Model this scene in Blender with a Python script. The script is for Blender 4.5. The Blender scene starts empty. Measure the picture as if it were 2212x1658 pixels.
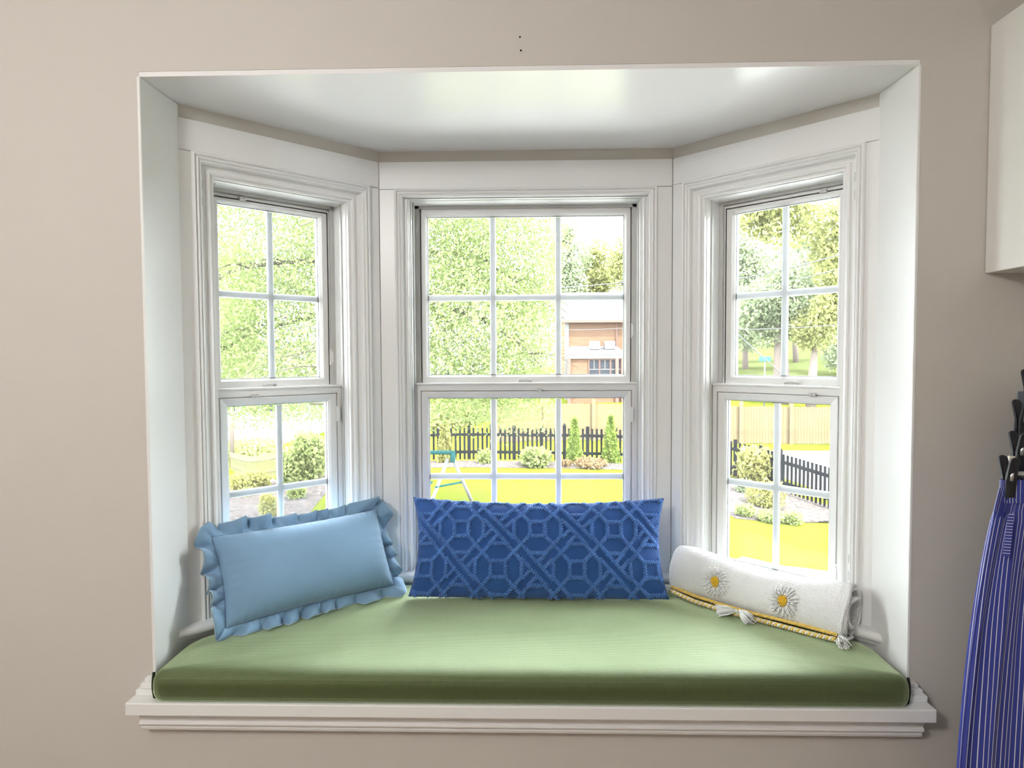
import bpy, math, random
import numpy as np
from mathutils import Matrix, Vector

# ------------------------------------------------------------------ camera / light / exposure
scene = bpy.context.scene
COL = scene.collection
ZC = 1.35                                   # eye height above the floor (m)
CAM = np.array([0.0106, -1.6464, ZC])
PITCH, YAW, ROLL, FPX = -0.0413, -0.0254, -0.0048, 1436.2
def cam_axes():
    cy, sy, cp, sp = math.cos(YAW), math.sin(YAW), math.cos(PITCH), math.sin(PITCH)
    fw = np.array([sy*cp, cy*cp, sp]); rt = np.array([cy, -sy, 0.0]); up = np.cross(rt, fw)
    cr, sr = math.cos(ROLL), math.sin(ROLL)
    return cr*rt+sr*up, -sr*rt+cr*up, fw
RT, UP, FW = cam_axes()
cd = bpy.data.cameras.new('camera'); cam = bpy.data.objects.new('camera', cd); COL.objects.link(cam)
cd.sensor_fit = 'HORIZONTAL'; cd.sensor_width = 36.0; cd.lens = 36.0*FPX/2212.0
cd.clip_start = 0.05; cd.clip_end = 500
m = Matrix.Identity(4)
for i in range(3):
    m[i][0], m[i][1], m[i][2], m[i][3] = RT[i], UP[i], -FW[i], CAM[i]
cam.matrix_world = m
scene.camera = cam

SKY = 22.0
world = bpy.data.worlds.new('sky'); scene.world = world; world.use_nodes = True
wn = world.node_tree.nodes; bg = wn['Background']
bg.inputs[0].default_value = (0.93, 0.97, 1.0, 1); bg.inputs[1].default_value = SKY
sd = bpy.data.lights.new('sun', 'SUN'); sd.energy = 22.0; sd.angle = math.radians(1.0); sd.color = (1, .95, .86)
sun = bpy.data.objects.new('sun', sd); COL.objects.link(sun)
sun.rotation_euler = (math.radians(38), 0, math.radians(38))
FILL_LAMP_W = 58.0  # fill lamp added behind the camera to brighten the room
FILL_LAMP_POS = (-1.18, -2.2, 2.22)
vs = scene.view_settings
vs.view_transform = 'Standard'; vs.look = 'None'; vs.exposure = 0.45; vs.gamma = 1.0; vs.use_curve_mapping = False

random.seed(7); rng = np.random.default_rng(11)

# ------------------------------------------------------------------ materials
def mat(name, col, rough=.6, spec=.4, bump=None, var=None, sheen=0.0, metal=0.0, transl=0.0, coat=0.0):
    """bump=(scale,strength,distance); var=(scale,amount): slow colour unevenness of the material"""
    M = bpy.data.materials.new(name); M.use_nodes = True
    nt = M.node_tree; N, L = nt.nodes, nt.links; b = N['Principled BSDF']
    b.inputs['Base Color'].default_value = (*col, 1); b.inputs['Roughness'].default_value = rough
    b.inputs['Specular IOR Level'].default_value = spec; b.inputs['Metallic'].default_value = metal
    b.inputs['Sheen Weight'].default_value = sheen; b.inputs['Coat Weight'].default_value = coat
    if sheen: b.inputs['Sheen Roughness'].default_value = .4
    tc = N.new('ShaderNodeTexCoord')
    if var:
        t = N.new('ShaderNodeTexNoise'); t.inputs['Scale'].default_value = var[0]; t.inputs['Detail'].default_value = 5
        L.new(tc.outputs['Object'], t.inputs['Vector'])
        mr = N.new('ShaderNodeMapRange'); mr.inputs[1].default_value = .3; mr.inputs[2].default_value = .7
        mr.inputs[3].default_value = 1-var[1]; mr.inputs[4].default_value = 1+var[1]
        L.new(t.outputs['Fac'], mr.inputs[0])
        mx = N.new('ShaderNodeMix'); mx.data_type = 'RGBA'; mx.blend_type = 'MULTIPLY'; mx.inputs[0].default_value = 1
        mx.inputs[6].default_value = (*col, 1); L.new(mr.outputs[0], mx.inputs[7]); L.new(mx.outputs[2], b.inputs['Base Color'])
    if bump:
        t = N.new('ShaderNodeTexNoise'); t.inputs['Scale'].default_value = bump[0]; t.inputs['Detail'].default_value = 3
        L.new(tc.outputs['Object'], t.inputs['Vector'])
        bp = N.new('ShaderNodeBump'); bp.inputs['Strength'].default_value = bump[1]; bp.inputs['Distance'].default_value = bump[2]
        L.new(t.outputs['Fac'], bp.inputs['Height']); L.new(bp.outputs[0], b.inputs['Normal'])
    if transl:
        tr = N.new('ShaderNodeBsdfTranslucent'); tr.inputs[0].default_value = (*[min(1, c*1.2) for c in col], 1)
        ms = N.new('ShaderNodeMixShader'); ms.inputs[0].default_value = transl
        L.new(b.outputs[0], ms.inputs[1]); L.new(tr.outputs[0], ms.inputs[2]); L.new(ms.outputs[0], N['Material Output'].inputs[0])
    return M

def weave_mat(name, col, sx, sz, strength, dist, rough=.85, sheen=.3, var=None, axes='xz', contrast=.25):
    """woven cloth: two crossing wave textures give thread relief and slight thread colour"""
    M = mat(name, col, rough, .2, None, var, sheen)
    nt = M.node_tree; N, L = nt.nodes, nt.links; b = N['Principled BSDF']
    tc = N.new('ShaderNodeTexCoord')
    ns = N.new('ShaderNodeTexNoise'); ns.inputs['Scale'].default_value = 60
    L.new(tc.outputs['Object'], ns.inputs['Vector'])
    add = None
    for ax, sc in zip(axes, (sx, sz)):
        w = N.new('ShaderNodeTexWave'); w.wave_type = 'BANDS'; w.bands_direction = ax.upper()
        w.inputs['Scale'].default_value = sc; w.inputs['Distortion'].default_value = 2.5; w.inputs['Detail'].default_value = 2
        w.inputs['Detail Scale'].default_value = 2.0
        L.new(tc.outputs['Object'], w.inputs['Vector'])
        if add is None: add = w.outputs['Fac']
        else:
            mm = N.new('ShaderNodeMath'); mm.operation = 'ADD'; L.new(add, mm.inputs[0]); L.new(w.outputs['Fac'], mm.inputs[1]); add = mm.outputs[0]
    bp = N.new('ShaderNodeBump'); bp.inputs['Strength'].default_value = strength; bp.inputs['Distance'].default_value = dist
    L.new(add, bp.inputs['Height']); L.new(bp.outputs[0], b.inputs['Normal'])
    mr = N.new('ShaderNodeMapRange'); mr.inputs[1].default_value = 0; mr.inputs[2].default_value = 2
    mr.inputs[3].default_value = 1-contrast; mr.inputs[4].default_value = 1+contrast; L.new(add, mr.inputs[0])
    mx = N.new('ShaderNodeMix'); mx.data_type = 'RGBA'; mx.blend_type = 'MULTIPLY'; mx.inputs[0].default_value = 1
    src = b.inputs['Base Color'].links
    if src: L.new(src[0].from_socket, mx.inputs[6])
    else: mx.inputs[6].default_value = (*col, 1)
    L.new(mr.outputs[0], mx.inputs[7]); L.new(mx.outputs[2], b.inputs['Base Color'])
    return M

def glass_mat():
    M = bpy.data.materials.new('window_glass'); M.use_nodes = True
    N, L = M.node_tree.nodes, M.node_tree.links; N.remove(N['Principled BSDF'])
    tr = N.new('ShaderNodeBsdfTransparent'); tr.inputs[0].default_value = (.96, .975, .97, 1)
    gl = N.new('ShaderNodeBsdfGlossy'); gl.inputs['Roughness'].default_value = .02
    lw = N.new('ShaderNodeFresnel'); lw.inputs[0].default_value = 1.35
    ms = N.new('ShaderNodeMixShader'); L.new(lw.outputs[0], ms.inputs[0]); L.new(gl.outputs[0], ms.inputs[2])
    du = N.new('ShaderNodeBsdfTranslucent'); du.inputs[0].default_value = (1, 1, 1, 1)          # faint white veil, puts glare haze over the view
    m2 = N.new('ShaderNodeMixShader'); m2.inputs[0].default_value = .0045
    L.new(tr.outputs[0], m2.inputs[1]); L.new(du.outputs[0], m2.inputs[2]); L.new(m2.outputs[0], ms.inputs[1])
    L.new(ms.outputs[0], N['Material Output'].inputs[0]); return M

def stripe_mat(name, base, line, scale, width):
    """pin stripes running along the garment (UV x counts stripes)"""
    M = mat(name, base, .75, .2, (900, .15, .0006), None, .25)
    N, L = M.node_tree.nodes, M.node_tree.links; b = N['Principled BSDF']
    uv = N.new('ShaderNodeUVMap'); uv.uv_map = 'UVMap'
    sp = N.new('ShaderNodeSeparateXYZ'); L.new(uv.outputs[0], sp.inputs[0])
    mu = N.new('ShaderNodeMath'); mu.operation = 'MULTIPLY'; mu.inputs[1].default_value = scale; L.new(sp.outputs[0], mu.inputs[0])
    fr = N.new('ShaderNodeMath'); fr.operation = 'FRACT'; L.new(mu.outputs[0], fr.inputs[0])
    lt = N.new('ShaderNodeMath'); lt.operation = 'LESS_THAN'; lt.inputs[1].default_value = width; L.new(fr.outputs[0], lt.inputs[0])
    mx = N.new('ShaderNodeMix'); mx.data_type = 'RGBA'; mx.inputs[6].default_value = (*base, 1); mx.inputs[7].default_value = (*line, 1)
    L.new(lt.outputs[0], mx.inputs[0]); L.new(mx.outputs[2], b.inputs['Base Color']); return M

def brick_mat():
    M = mat('red_brick', (.34, .17, .09), .9, .1)
    N, L = M.node_tree.nodes, M.node_tree.links; b = N['Principled BSDF']
    tc = N.new('ShaderNodeTexCoord'); mp = N.new('ShaderNodeMapping'); mp.inputs['Rotation'].default_value = (math.pi/2, 0, 0)
    br = N.new('ShaderNodeTexBrick'); br.inputs['Scale'].default_value = 1.0
    br.inputs['Brick Width'].default_value = .42; br.inputs['Row Height'].default_value = .14; br.inputs['Mortar Size'].default_value = .012
    br.inputs['Color1'].default_value = (.074, .042, .026, 1); br.inputs['Color2'].default_value = (.064, .035, .021, 1); br.inputs['Mortar'].default_value = (.082, .062, .048, 1)
    L.new(tc.outputs['Object'], mp.inputs[0]); L.new(mp.outputs[0], br.inputs['Vector']); L.new(br.outputs['Color'], b.inputs['Base Color']); return M

M = {}
M['wall'] = mat('warm_grey_wall_paint', (.63, .60, .555), .55, .3, (260, .18, .002), (1.4, .015))
M['white'] = mat('white_gloss_trim_paint', (.86, .865, .86), .32, .5, (35, .06, .004))
M['ceilw'] = mat('white_gloss_ceiling_paint', (.89, .89, .89), .22, .5, (30, .10, .004))
M['vinyl'] = mat('white_vinyl', (.80, .80, .79), .4, .45)
M['track'] = mat('grey_vinyl_track', (.55, .55, .53), .5, .4)
M['gasket'] = mat('dark_glazing_spacer', (.10, .11, .12), .5, .3)
M['chrome'] = mat('satin_metal', (.62, .62, .60), .35, .5, metal=.9)
M['muntin'] = mat('white_muntin_enamel', (.80, .82, .86), .4, .4, None, None, 0, 0, .075)
M['glass'] = glass_mat()
M['wood_floor'] = mat('warm_oak_floor', (.24, .16, .11), .4, .4, None, (6, .15))
M['roomceil'] = mat('flat_ceiling_paint', (.80, .78, .74), .8, .2)
M['dark'] = mat('black_screw_hole', (.02, .02, .02), .8, .1)
M['cabinet'] = mat('white_cabinet_laminate', (.80, .79, .76), .35, .4)
M['green'] = weave_mat('green_linen', (.042, .058, .013), 95, 95, .35, .0012, .6, 1.0, (9, .06), 'xy', .12)
_g = M['green'].node_tree.nodes['Principled BSDF']
_g.inputs['Specular IOR Level'].default_value = 1.0; _g.inputs['Roughness'].default_value = .48; _g.inputs['Specular Tint'].default_value = (.82, 1, .62, 1)
_g.inputs['Sheen Tint'].default_value = (.82, 1, .62, 1); _g.inputs['Sheen Roughness'].default_value = .5
M['green_dark'] = mat('dark_green_piping', (.015, .022, .01), .8, .2)
M['paleblue'] = mat('pale_blue_velvet', (.21, .345, .50), .85, .15, (420, .2, .0012), (7, .05), .35)
M['hem'] = mat('pale_blue_hem', (.33, .44, .52), .85, .15, None, None, .4)
M['blue'] = weave_mat('royal_blue_cotton', (.034, .105, .35), 330, 330, .5, .0012, .9, .25, (12, .08), 'xz', .25)
M['bluecord'] = mat('blue_tufted_cord', (.068, .180, .50), .9, .15, (900, .3, .001), (25, .12), .45)
M['gauze'] = weave_mat('white_cotton_gauze', (.87, .87, .87), 75, 75, .55, .0022, .9, .2, None, 'xz', .09)
M['tuft'] = mat('white_tufted_yarn', (.84, .84, .84), .9, .1)
M['yellow'] = mat('yellow_tufted_yarn', (.80, .50, .05), .9, .1, (600, .3, .002))
M['cordy'] = mat('yellow_cord_yarn', (.78, .56, .16), .85, .15)
M['cordw'] = mat('cream_cord_yarn', (.80, .76, .66), .85, .15)
M['stripe'] = stripe_mat('blue_pinstripe_cotton', (.045, .06, .30), (.70, .72, .80), 112, .15)
M['stripeh'] = stripe_mat('blue_pinstripe_welt', (.045, .06, .30), (.70, .72, .80), 14, .16)
M['cream'] = mat('cream_cotton', (.74, .70, .60), .85, .2, (500, .15, .001))
M['blackc'] = mat('black_cotton', (.012, .012, .016), .9, .2, (500, .15, .001))
M['greyc'] = mat('slate_grey_cotton', (.12, .14, .17), .85, .2, (500, .15, .001))
M['blackp'] = mat('black_plastic', (.015, .016, .02), .45, .4)
M['fill_lampglass'] = mat('opal_fill_lamp_glass', (.9, .88, .82), .3, .4)
M['fill_lampglass'].node_tree.nodes['Principled BSDF'].inputs['Emission Color'].default_value = (1, .86, .70, 1)
M['fill_lampglass'].node_tree.nodes['Principled BSDF'].inputs['Emission Strength'].default_value = 3.0
# outdoors
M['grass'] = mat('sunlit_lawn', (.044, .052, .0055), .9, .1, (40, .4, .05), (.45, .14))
M['mulch'] = mat('bark_mulch', (.046, .040, .038), .95, .1, (26, 1.0, .06), (14, .5))
M['patio'] = mat('bounce_patio_concrete', (.30, .298, .295), .9, .1, None, (.8, .04))  # kept pale to bounce daylight up to the bay ceiling
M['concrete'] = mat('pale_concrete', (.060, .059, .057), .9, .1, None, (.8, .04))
M['blackfence'] = mat('black_fence_paint', (.0065, .0072, .0086), .55, .4)
M['cedar'] = mat('cedar_board', (.070, .054, .033), .85, .1, None, (2.5, .18))
M['brick'] = brick_mat()
M['roof'] = mat('pale_shingle_roof', (.075, .073, .073), .9, .1, (9, .6, .03), (5, .08))
M['fascia'] = mat('painted_white_wood', (.10, .098, .096), .6, .3)
M['rosewood'] = mat('rose_painted_frame', (.075, .046, .040), .6, .3)
M['darkpane'] = mat('dark_house_window', (.016, .018, .022), .15, .5)
M['siding'] = mat('white_siding', (.075, .075, .075), .7, .2)
M['metalbox'] = mat('white_metal_box', (.085, .085, .085), .5, .3)
M['teal'] = mat('teal_enamel', (.010, .045, .047), .4, .5)
M['swingwhite'] = mat('white_enamel_tube', (.11, .11, .11), .4, .5)
M['bark'] = mat('grey_brown_bark', (.030, .028, .022), .95, .1, (30, .6, .02))
M['barkpale'] = mat('pale_bark', (.085, .070, .062), .95, .1, (20, .6, .02))
M['leaf_oak'] = mat('oak_leaves', (.098, .125, .046), .6, .25, None, (3.0, .25), 0, 0, .35)
M['leaf_far'] = mat('green_tree_leaves', (.125, .150, .088), .7, .2, None, (.5, .3), 0, 0, .3)
M['leaf_yel'] = mat('yellow_green_leaves', (.150, .160, .060), .7, .2, None, (.6, .22), 0, 0, .35)
M['leaf_shrub'] = mat('light_green_shrub_leaves', (0.1125, 0.1350, 0.0495), .7, .2, None, (4, .25), 0, 0, .3)
M['leaf_arb'] = mat('arborvitae_leaves', (0.0855, 0.1170, 0.0270), .7, .2, None, (5, .25), 0, 0, .25)
M['leaf_gold'] = mat('golden_shrub_leaves', (.130, .128, .045), .7, .2, None, (4, .2), 0, 0, .3)
M['leaf_rust'] = mat('rust_shrub_leaves', (0.1035, 0.0720, 0.0405), .7, .2, None, (4, .25), 0, 0, .3)
M['leaf_pink'] = mat('pink_blossom', (0.1440, 0.0855, 0.0990), .7, .2, None, (6, .2), 0, 0, .3)
M['leaf_iris'] = mat('iris_leaves', (0.0585, 0.0900, 0.0315), .6, .3, None, None, 0, 0, .25)
M['signteal'] = mat('teal_street_sign', (.02, .06, .065), .5, .3)
M['wire'] = mat('pale_cable', (.05, .05, .053), .6, .3)

for _k in list(M)[list(M).index('grass'):]:                      # matt outdoor surfaces
    M[_k].node_tree.nodes['Principled BSDF'].inputs['Specular IOR Level'].default_value = 0.0

# ------------------------------------------------------------------ mesh helpers
class MB:
    def __init__(s): s.v = []; s.f = []; s.uv = None
    def add(s, verts, faces):
        o = len(s.v); s.v.extend([tuple(map(float, p)) for p in verts]); s.f.extend([tuple(i+o for i in f) for f in faces]); return s
    def box(s, x0, x1, y0, y1, z0, z1):
        return s.add([(x0,y0,z0),(x1,y0,z0),(x1,y1,z0),(x0,y1,z0),(x0,y0,z1),(x1,y0,z1),(x1,y1,z1),(x0,y1,z1)],
                     [(0,3,2,1),(4,5,6,7),(0,1,5,4),(1,2,6,5),(2,3,7,6),(3,0,4,7)])
    def prism(s, poly, z0, z1):
        n = len(poly)
        return s.add([(x,y,z0) for x,y in poly]+[(x,y,z1) for x,y in poly],
                     [tuple(range(n))[::-1], tuple(range(n,2*n))]+[(i,(i+1)%n,n+(i+1)%n,n+i) for i in range(n)])
    def extrude(s, prof, x0, x1):
        """profile of (y,z) swept along x, closed and capped"""
        n = len(prof)
        return s.add([(x0,y,z) for y,z in prof]+[(x1,y,z) for y,z in prof],
                     [tuple(range(n)), tuple(range(n,2*n))[::-1]]+[(i,n+i,n+(i+1)%n,(i+1)%n) for i in range(n)])
    def frame(s, rings, sides='LTRB'):
        """rings: list of (u0,u1,z0,z1,v): nested mitred rectangles joined to one moulded frame"""
        vs = []
        for (u0,u1,z0,z1,v) in rings: vs += [(u0,v,z0),(u0,v,z1),(u1,v,z1),(u1,v,z0)]
        fs = []
        seg = {'L':(0,1),'T':(1,2),'R':(2,3),'B':(3,0)}
        for k in range(len(rings)-1):
            for c in sides:
                a, b = seg[c]; fs.append((4*k+a, 4*k+b, 4*k+4+b, 4*k+4+a))
        return s.add(vs, fs)
    def tube(s, pts, r, n=6, cap=True):
        P = np.array(pts, float); m_ = len(P)
        R = np.full(m_, r) if np.isscalar(r) else np.array(r, float)
        T = np.gradient(P, axis=0); T /= np.linalg.norm(T, axis=1)[:, None]+1e-12
        a = np.array([0,0,1.]) if abs(T[0][2]) < .9 else np.array([1.,0,0])
        Nn = np.cross(T[0], a); Nn /= np.linalg.norm(Nn); o = len(s.v)
        ang = np.arange(n)*2*math.pi/n; ca, sa = np.cos(ang), np.sin(ang)
        for i in range(m_):
            Nn = Nn-T[i]*(Nn@T[i]); Nn /= np.linalg.norm(Nn)+1e-12; Bn = np.cross(T[i], Nn)
            ring = P[i]+R[i]*(ca[:,None]*Nn+sa[:,None]*Bn); s.v.extend(map(tuple, ring.tolist()))
        for i in range(m_-1):
            for k in range(n):
                s.f.append((o+i*n+k, o+i*n+(k+1)%n, o+(i+1)*n+(k+1)%n, o+(i+1)*n+k))
        if cap: s.f.append(tuple(o+k for k in range(n))[::-1]); s.f.append(tuple(o+(m_-1)*n+k for k in range(n)))
        return s
    def grid(s, P, closed_u=False):
        """P[i][j] array of points"""
        P = np.asarray(P, float); a, b = P.shape[:2]; o = len(s.v)
        s.v.extend(map(tuple, P.reshape(-1,3).tolist()))
        for i in range(a-1):
            for j in range(b if closed_u else b-1):
                j2 = (j+1) % b
                s.f.append((o+i*b+j, o+i*b+j2, o+(i+1)*b+j2, o+(i+1)*b+j))
        return s
    def ball(s, c, rx, ry, rz, n=8, k=6):
        P = []
        for i in range(k+1):
            t = math.pi*i/k
            P.append([(c[0]+rx*math.sin(t)*math.cos(2*math.pi*j/n), c[1]+ry*math.sin(t)*math.sin(2*math.pi*j/n), c[2]+rz*math.cos(t)) for j in range(n)])
        return s.grid(P, True)

def link(o, parent=None):
    COL.objects.link(o)
    if parent: o.parent = parent
    return o
def obj(name, mb, material, parent=None, smooth=False, bevel=0, kind=None, solid=0, subsurf=0, loc=None, rot=None, label=None):
    me = bpy.data.meshes.new(name); me.from_pydata(mb.v, [], mb.f); me.materials.append(M[material]); me.update()
    if smooth: me.shade_smooth()
    o = link(bpy.data.objects.new(name, me), parent)
    if solid:
        d = o.modifiers.new('thickness', 'SOLIDIFY'); d.thickness = solid; d.offset = 0
    if bevel:
        d = o.modifiers.new('bevel', 'BEVEL'); d.width = bevel; d.segments = 2; d.limit_method = 'ANGLE'; d.angle_limit = math.radians(40)
    if subsurf:
        d = o.modifiers.new('sub', 'SUBSURF'); d.levels = subsurf; d.render_levels = subsurf
    if kind: o['kind'] = kind
    if loc: o.location = loc
    if rot: o.rotation_euler = rot
    if label: o['label'] = label
    return o
def empty(name, loc=(0,0,0), rz=0):
    o = link(bpy.data.objects.new(name, None)); o.location = loc; o.rotation_euler = (0,0,rz); o.empty_display_size = .1; return o
def tag(o, label, cat, group=None, kind=None):
    o['label'] = label; o['category'] = cat
    if group: o['group'] = group
    if kind: o['kind'] = kind
    return o
def struct(o, label, cat): return tag(o, label, cat, None, 'structure')
def fix_normals(o):
    import bmesh
    b = bmesh.new(); b.from_mesh(o.data); bmesh.ops.recalc_face_normals(b, faces=b.faces); b.to_mesh(o.data); b.free(); return o
def at(x, y, Y):
    """the point of the world plane y=Y that stands at a pixel of the 2212x1658 photo"""
    d = FW+RT*((x-1106)/FPX)-UP*((y-829)/FPX); t = (Y-CAM[1])/d[1]; return CAM+d*t
def atz(x, y, z):
    d = FW+RT*((x-1106)/FPX)-UP*((y-829)/FPX); t = (z-CAM[2])/d[2]; return CAM+d*t

# ------------------------------------------------------------------ room shell
H = .95; RV = .168; B = .4547; C = .4954                 # half opening, reveal depth, bay depth, half centre width
YB = RV+B; LS = B*math.sqrt(2); TAN = math.tan(math.radians(22.5))
def Z(z): return ZC+z                                     # heights measured from the eye
ZT, ZCAS, ZSTOOL, ZSEAT = Z(.694), Z(.659), Z(-.745), Z(-.848)
XL, XR, YBACK, ZCEIL = -2.3, 1.95, -4.2, 2.55

w = MB(); t = .168
w.box(XL-.1, -H, 0, t, 0, ZCEIL); w.box(H, XR+.1, 0, t, 0, ZCEIL); w.box(-H, H, 0, t, ZT+.012, ZCEIL); w.box(-H, H, 0, t, 0, ZSEAT-.05)
struct(obj('wall_window', w, 'wall'), 'warm grey painted wall around the bay window opening', 'wall')
struct(obj('wall_left', MB().box(XL-.1, XL, YBACK, 0, 0, ZCEIL), 'wall'), 'warm grey painted side wall left of the camera', 'wall')
struct(obj('wall_right', MB().box(XR, XR+.1, YBACK, 0, 0, ZCEIL), 'wall'), 'warm grey painted side wall behind the hanging clothes', 'wall')
struct(obj('wall_back', MB().box(XL-.1, XR+.1, YBACK-.1, YBACK, 0, ZCEIL), 'wall'), 'warm grey painted wall behind the camera', 'wall')
struct(obj('floor', MB().box(XL-.1, XR+.1, YBACK-.1, t, -.1, 0), 'wood_floor'), 'warm brown wooden floor of the room', 'floor')
struct(obj('ceiling', MB().box(XL-.1, XR+.1, YBACK-.1, t, ZCEIL, ZCEIL+.1), 'roomceil'), 'flat white ceiling of the room', 'ceiling')
# screw holes above the opening
wo = bpy.data.objects['wall_window']
for px, py in ((1123, 80), (1125, 109)):
    p = at(px, py, 0); h = MB(); h.tube([(p[0], -.0012, p[2]), (p[0], .004, p[2])], .0022, 8); obj('screw_hole', h, 'dark', wo)
# bay: seat board, reveals, ceiling, frieze
def bay_poly(off=0.0, front=0.0):
    """plan of the bay at distance off outside its inner faces"""
    k = off*TAN
    return [(-H-off, front), (H+off, front), (H+off, RV+k*1.0), (C+k, YB+off), (-C-k, YB+off), (-H-off, RV+k*1.0)]
bc = MB(); bc.prism(bay_poly(.19, .0), ZT, ZT+.08)
bo = obj('ceiling_bay', MB().prism([(-H,.0015),(H,.0015),(H,RV),(H+.19,RV+.02),(H+.19,RV+.1),(C+.09,YB+.19),(-C-.09,YB+.19),(-H-.19,RV+.1),(-H-.19,RV+.02),(-H,RV)], ZT, ZT+.05), 'ceilw')
struct(bo, 'white glossy ceiling of the bay window recess', 'ceiling')
for s, nm in ((-1, 'left'), (1, 'right')):
    j = MB(); a, b_ = (-H-.004, -H+.004) if s < 0 else (H-.004, H+.004); j.box(a, b_, -.0015, RV+.01, ZSEAT, ZT)
    struct(obj('trim_reveal_'+nm, j, 'white', bevel=.002), 'white painted reveal board on the %s side of the bay opening' % nm, 'trim')
sb = MB(); sb.prism([(-H,-.02),(H,-.02),(H,RV),(H+.12,RV+.06),(C+.08,YB+.17),(-C-.08,YB+.17),(-H-.12,RV+.06),(-H,RV)], ZSEAT-.05, ZSEAT)
struct(obj('trim_seat_board', sb, 'white'), 'white painted board under the green window seat cushion', 'trim')
# seat nosing in front, with the apron moulding and the small plinth blocks
ns = empty('trim_seat_ledge', (0, 0, ZSEAT)); struct(ns, 'long white ledge with stepped moulding below the window seat', 'trim')
obj('ledge_board', MB().box(-.985, .980, -.072, 0, -.030, .002), 'white', ns, bevel=.003)
ap = MB(); ap.extrude([(0,-.030),(-.040,-.030),(-.040,-.052),(-.036,-.054),(-.036,-.060),(-.040,-.063),(-.041,-.068),(-.038,-.072),(-.032,-.074),(-.033,-.080),(-.031,-.086),(-.026,-.090),(-.018,-.093),(0,-.094)], -.970, .970)
obj('apron_moulding', ap, 'white', ns, bevel=.0015)
for s in (-1, 1):
    pb = MB(); x = s*.950
    pb.box(min(x-s*.015, x+s*.030), max(x-s*.015, x+s*.030), -.034, 0, .002, .016)
    pb.box(min(x-s*.015, x+s*.022), max(x-s*.015, x+s*.022), -.027, 0, .016, .028)
    pb.box(min(x-s*.015, x+s*.016), max(x-s*.015, x+s*.016), -.018, 0, .028, .038)
    obj('end_block', pb, 'white', ns, bevel=.0015)

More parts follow.
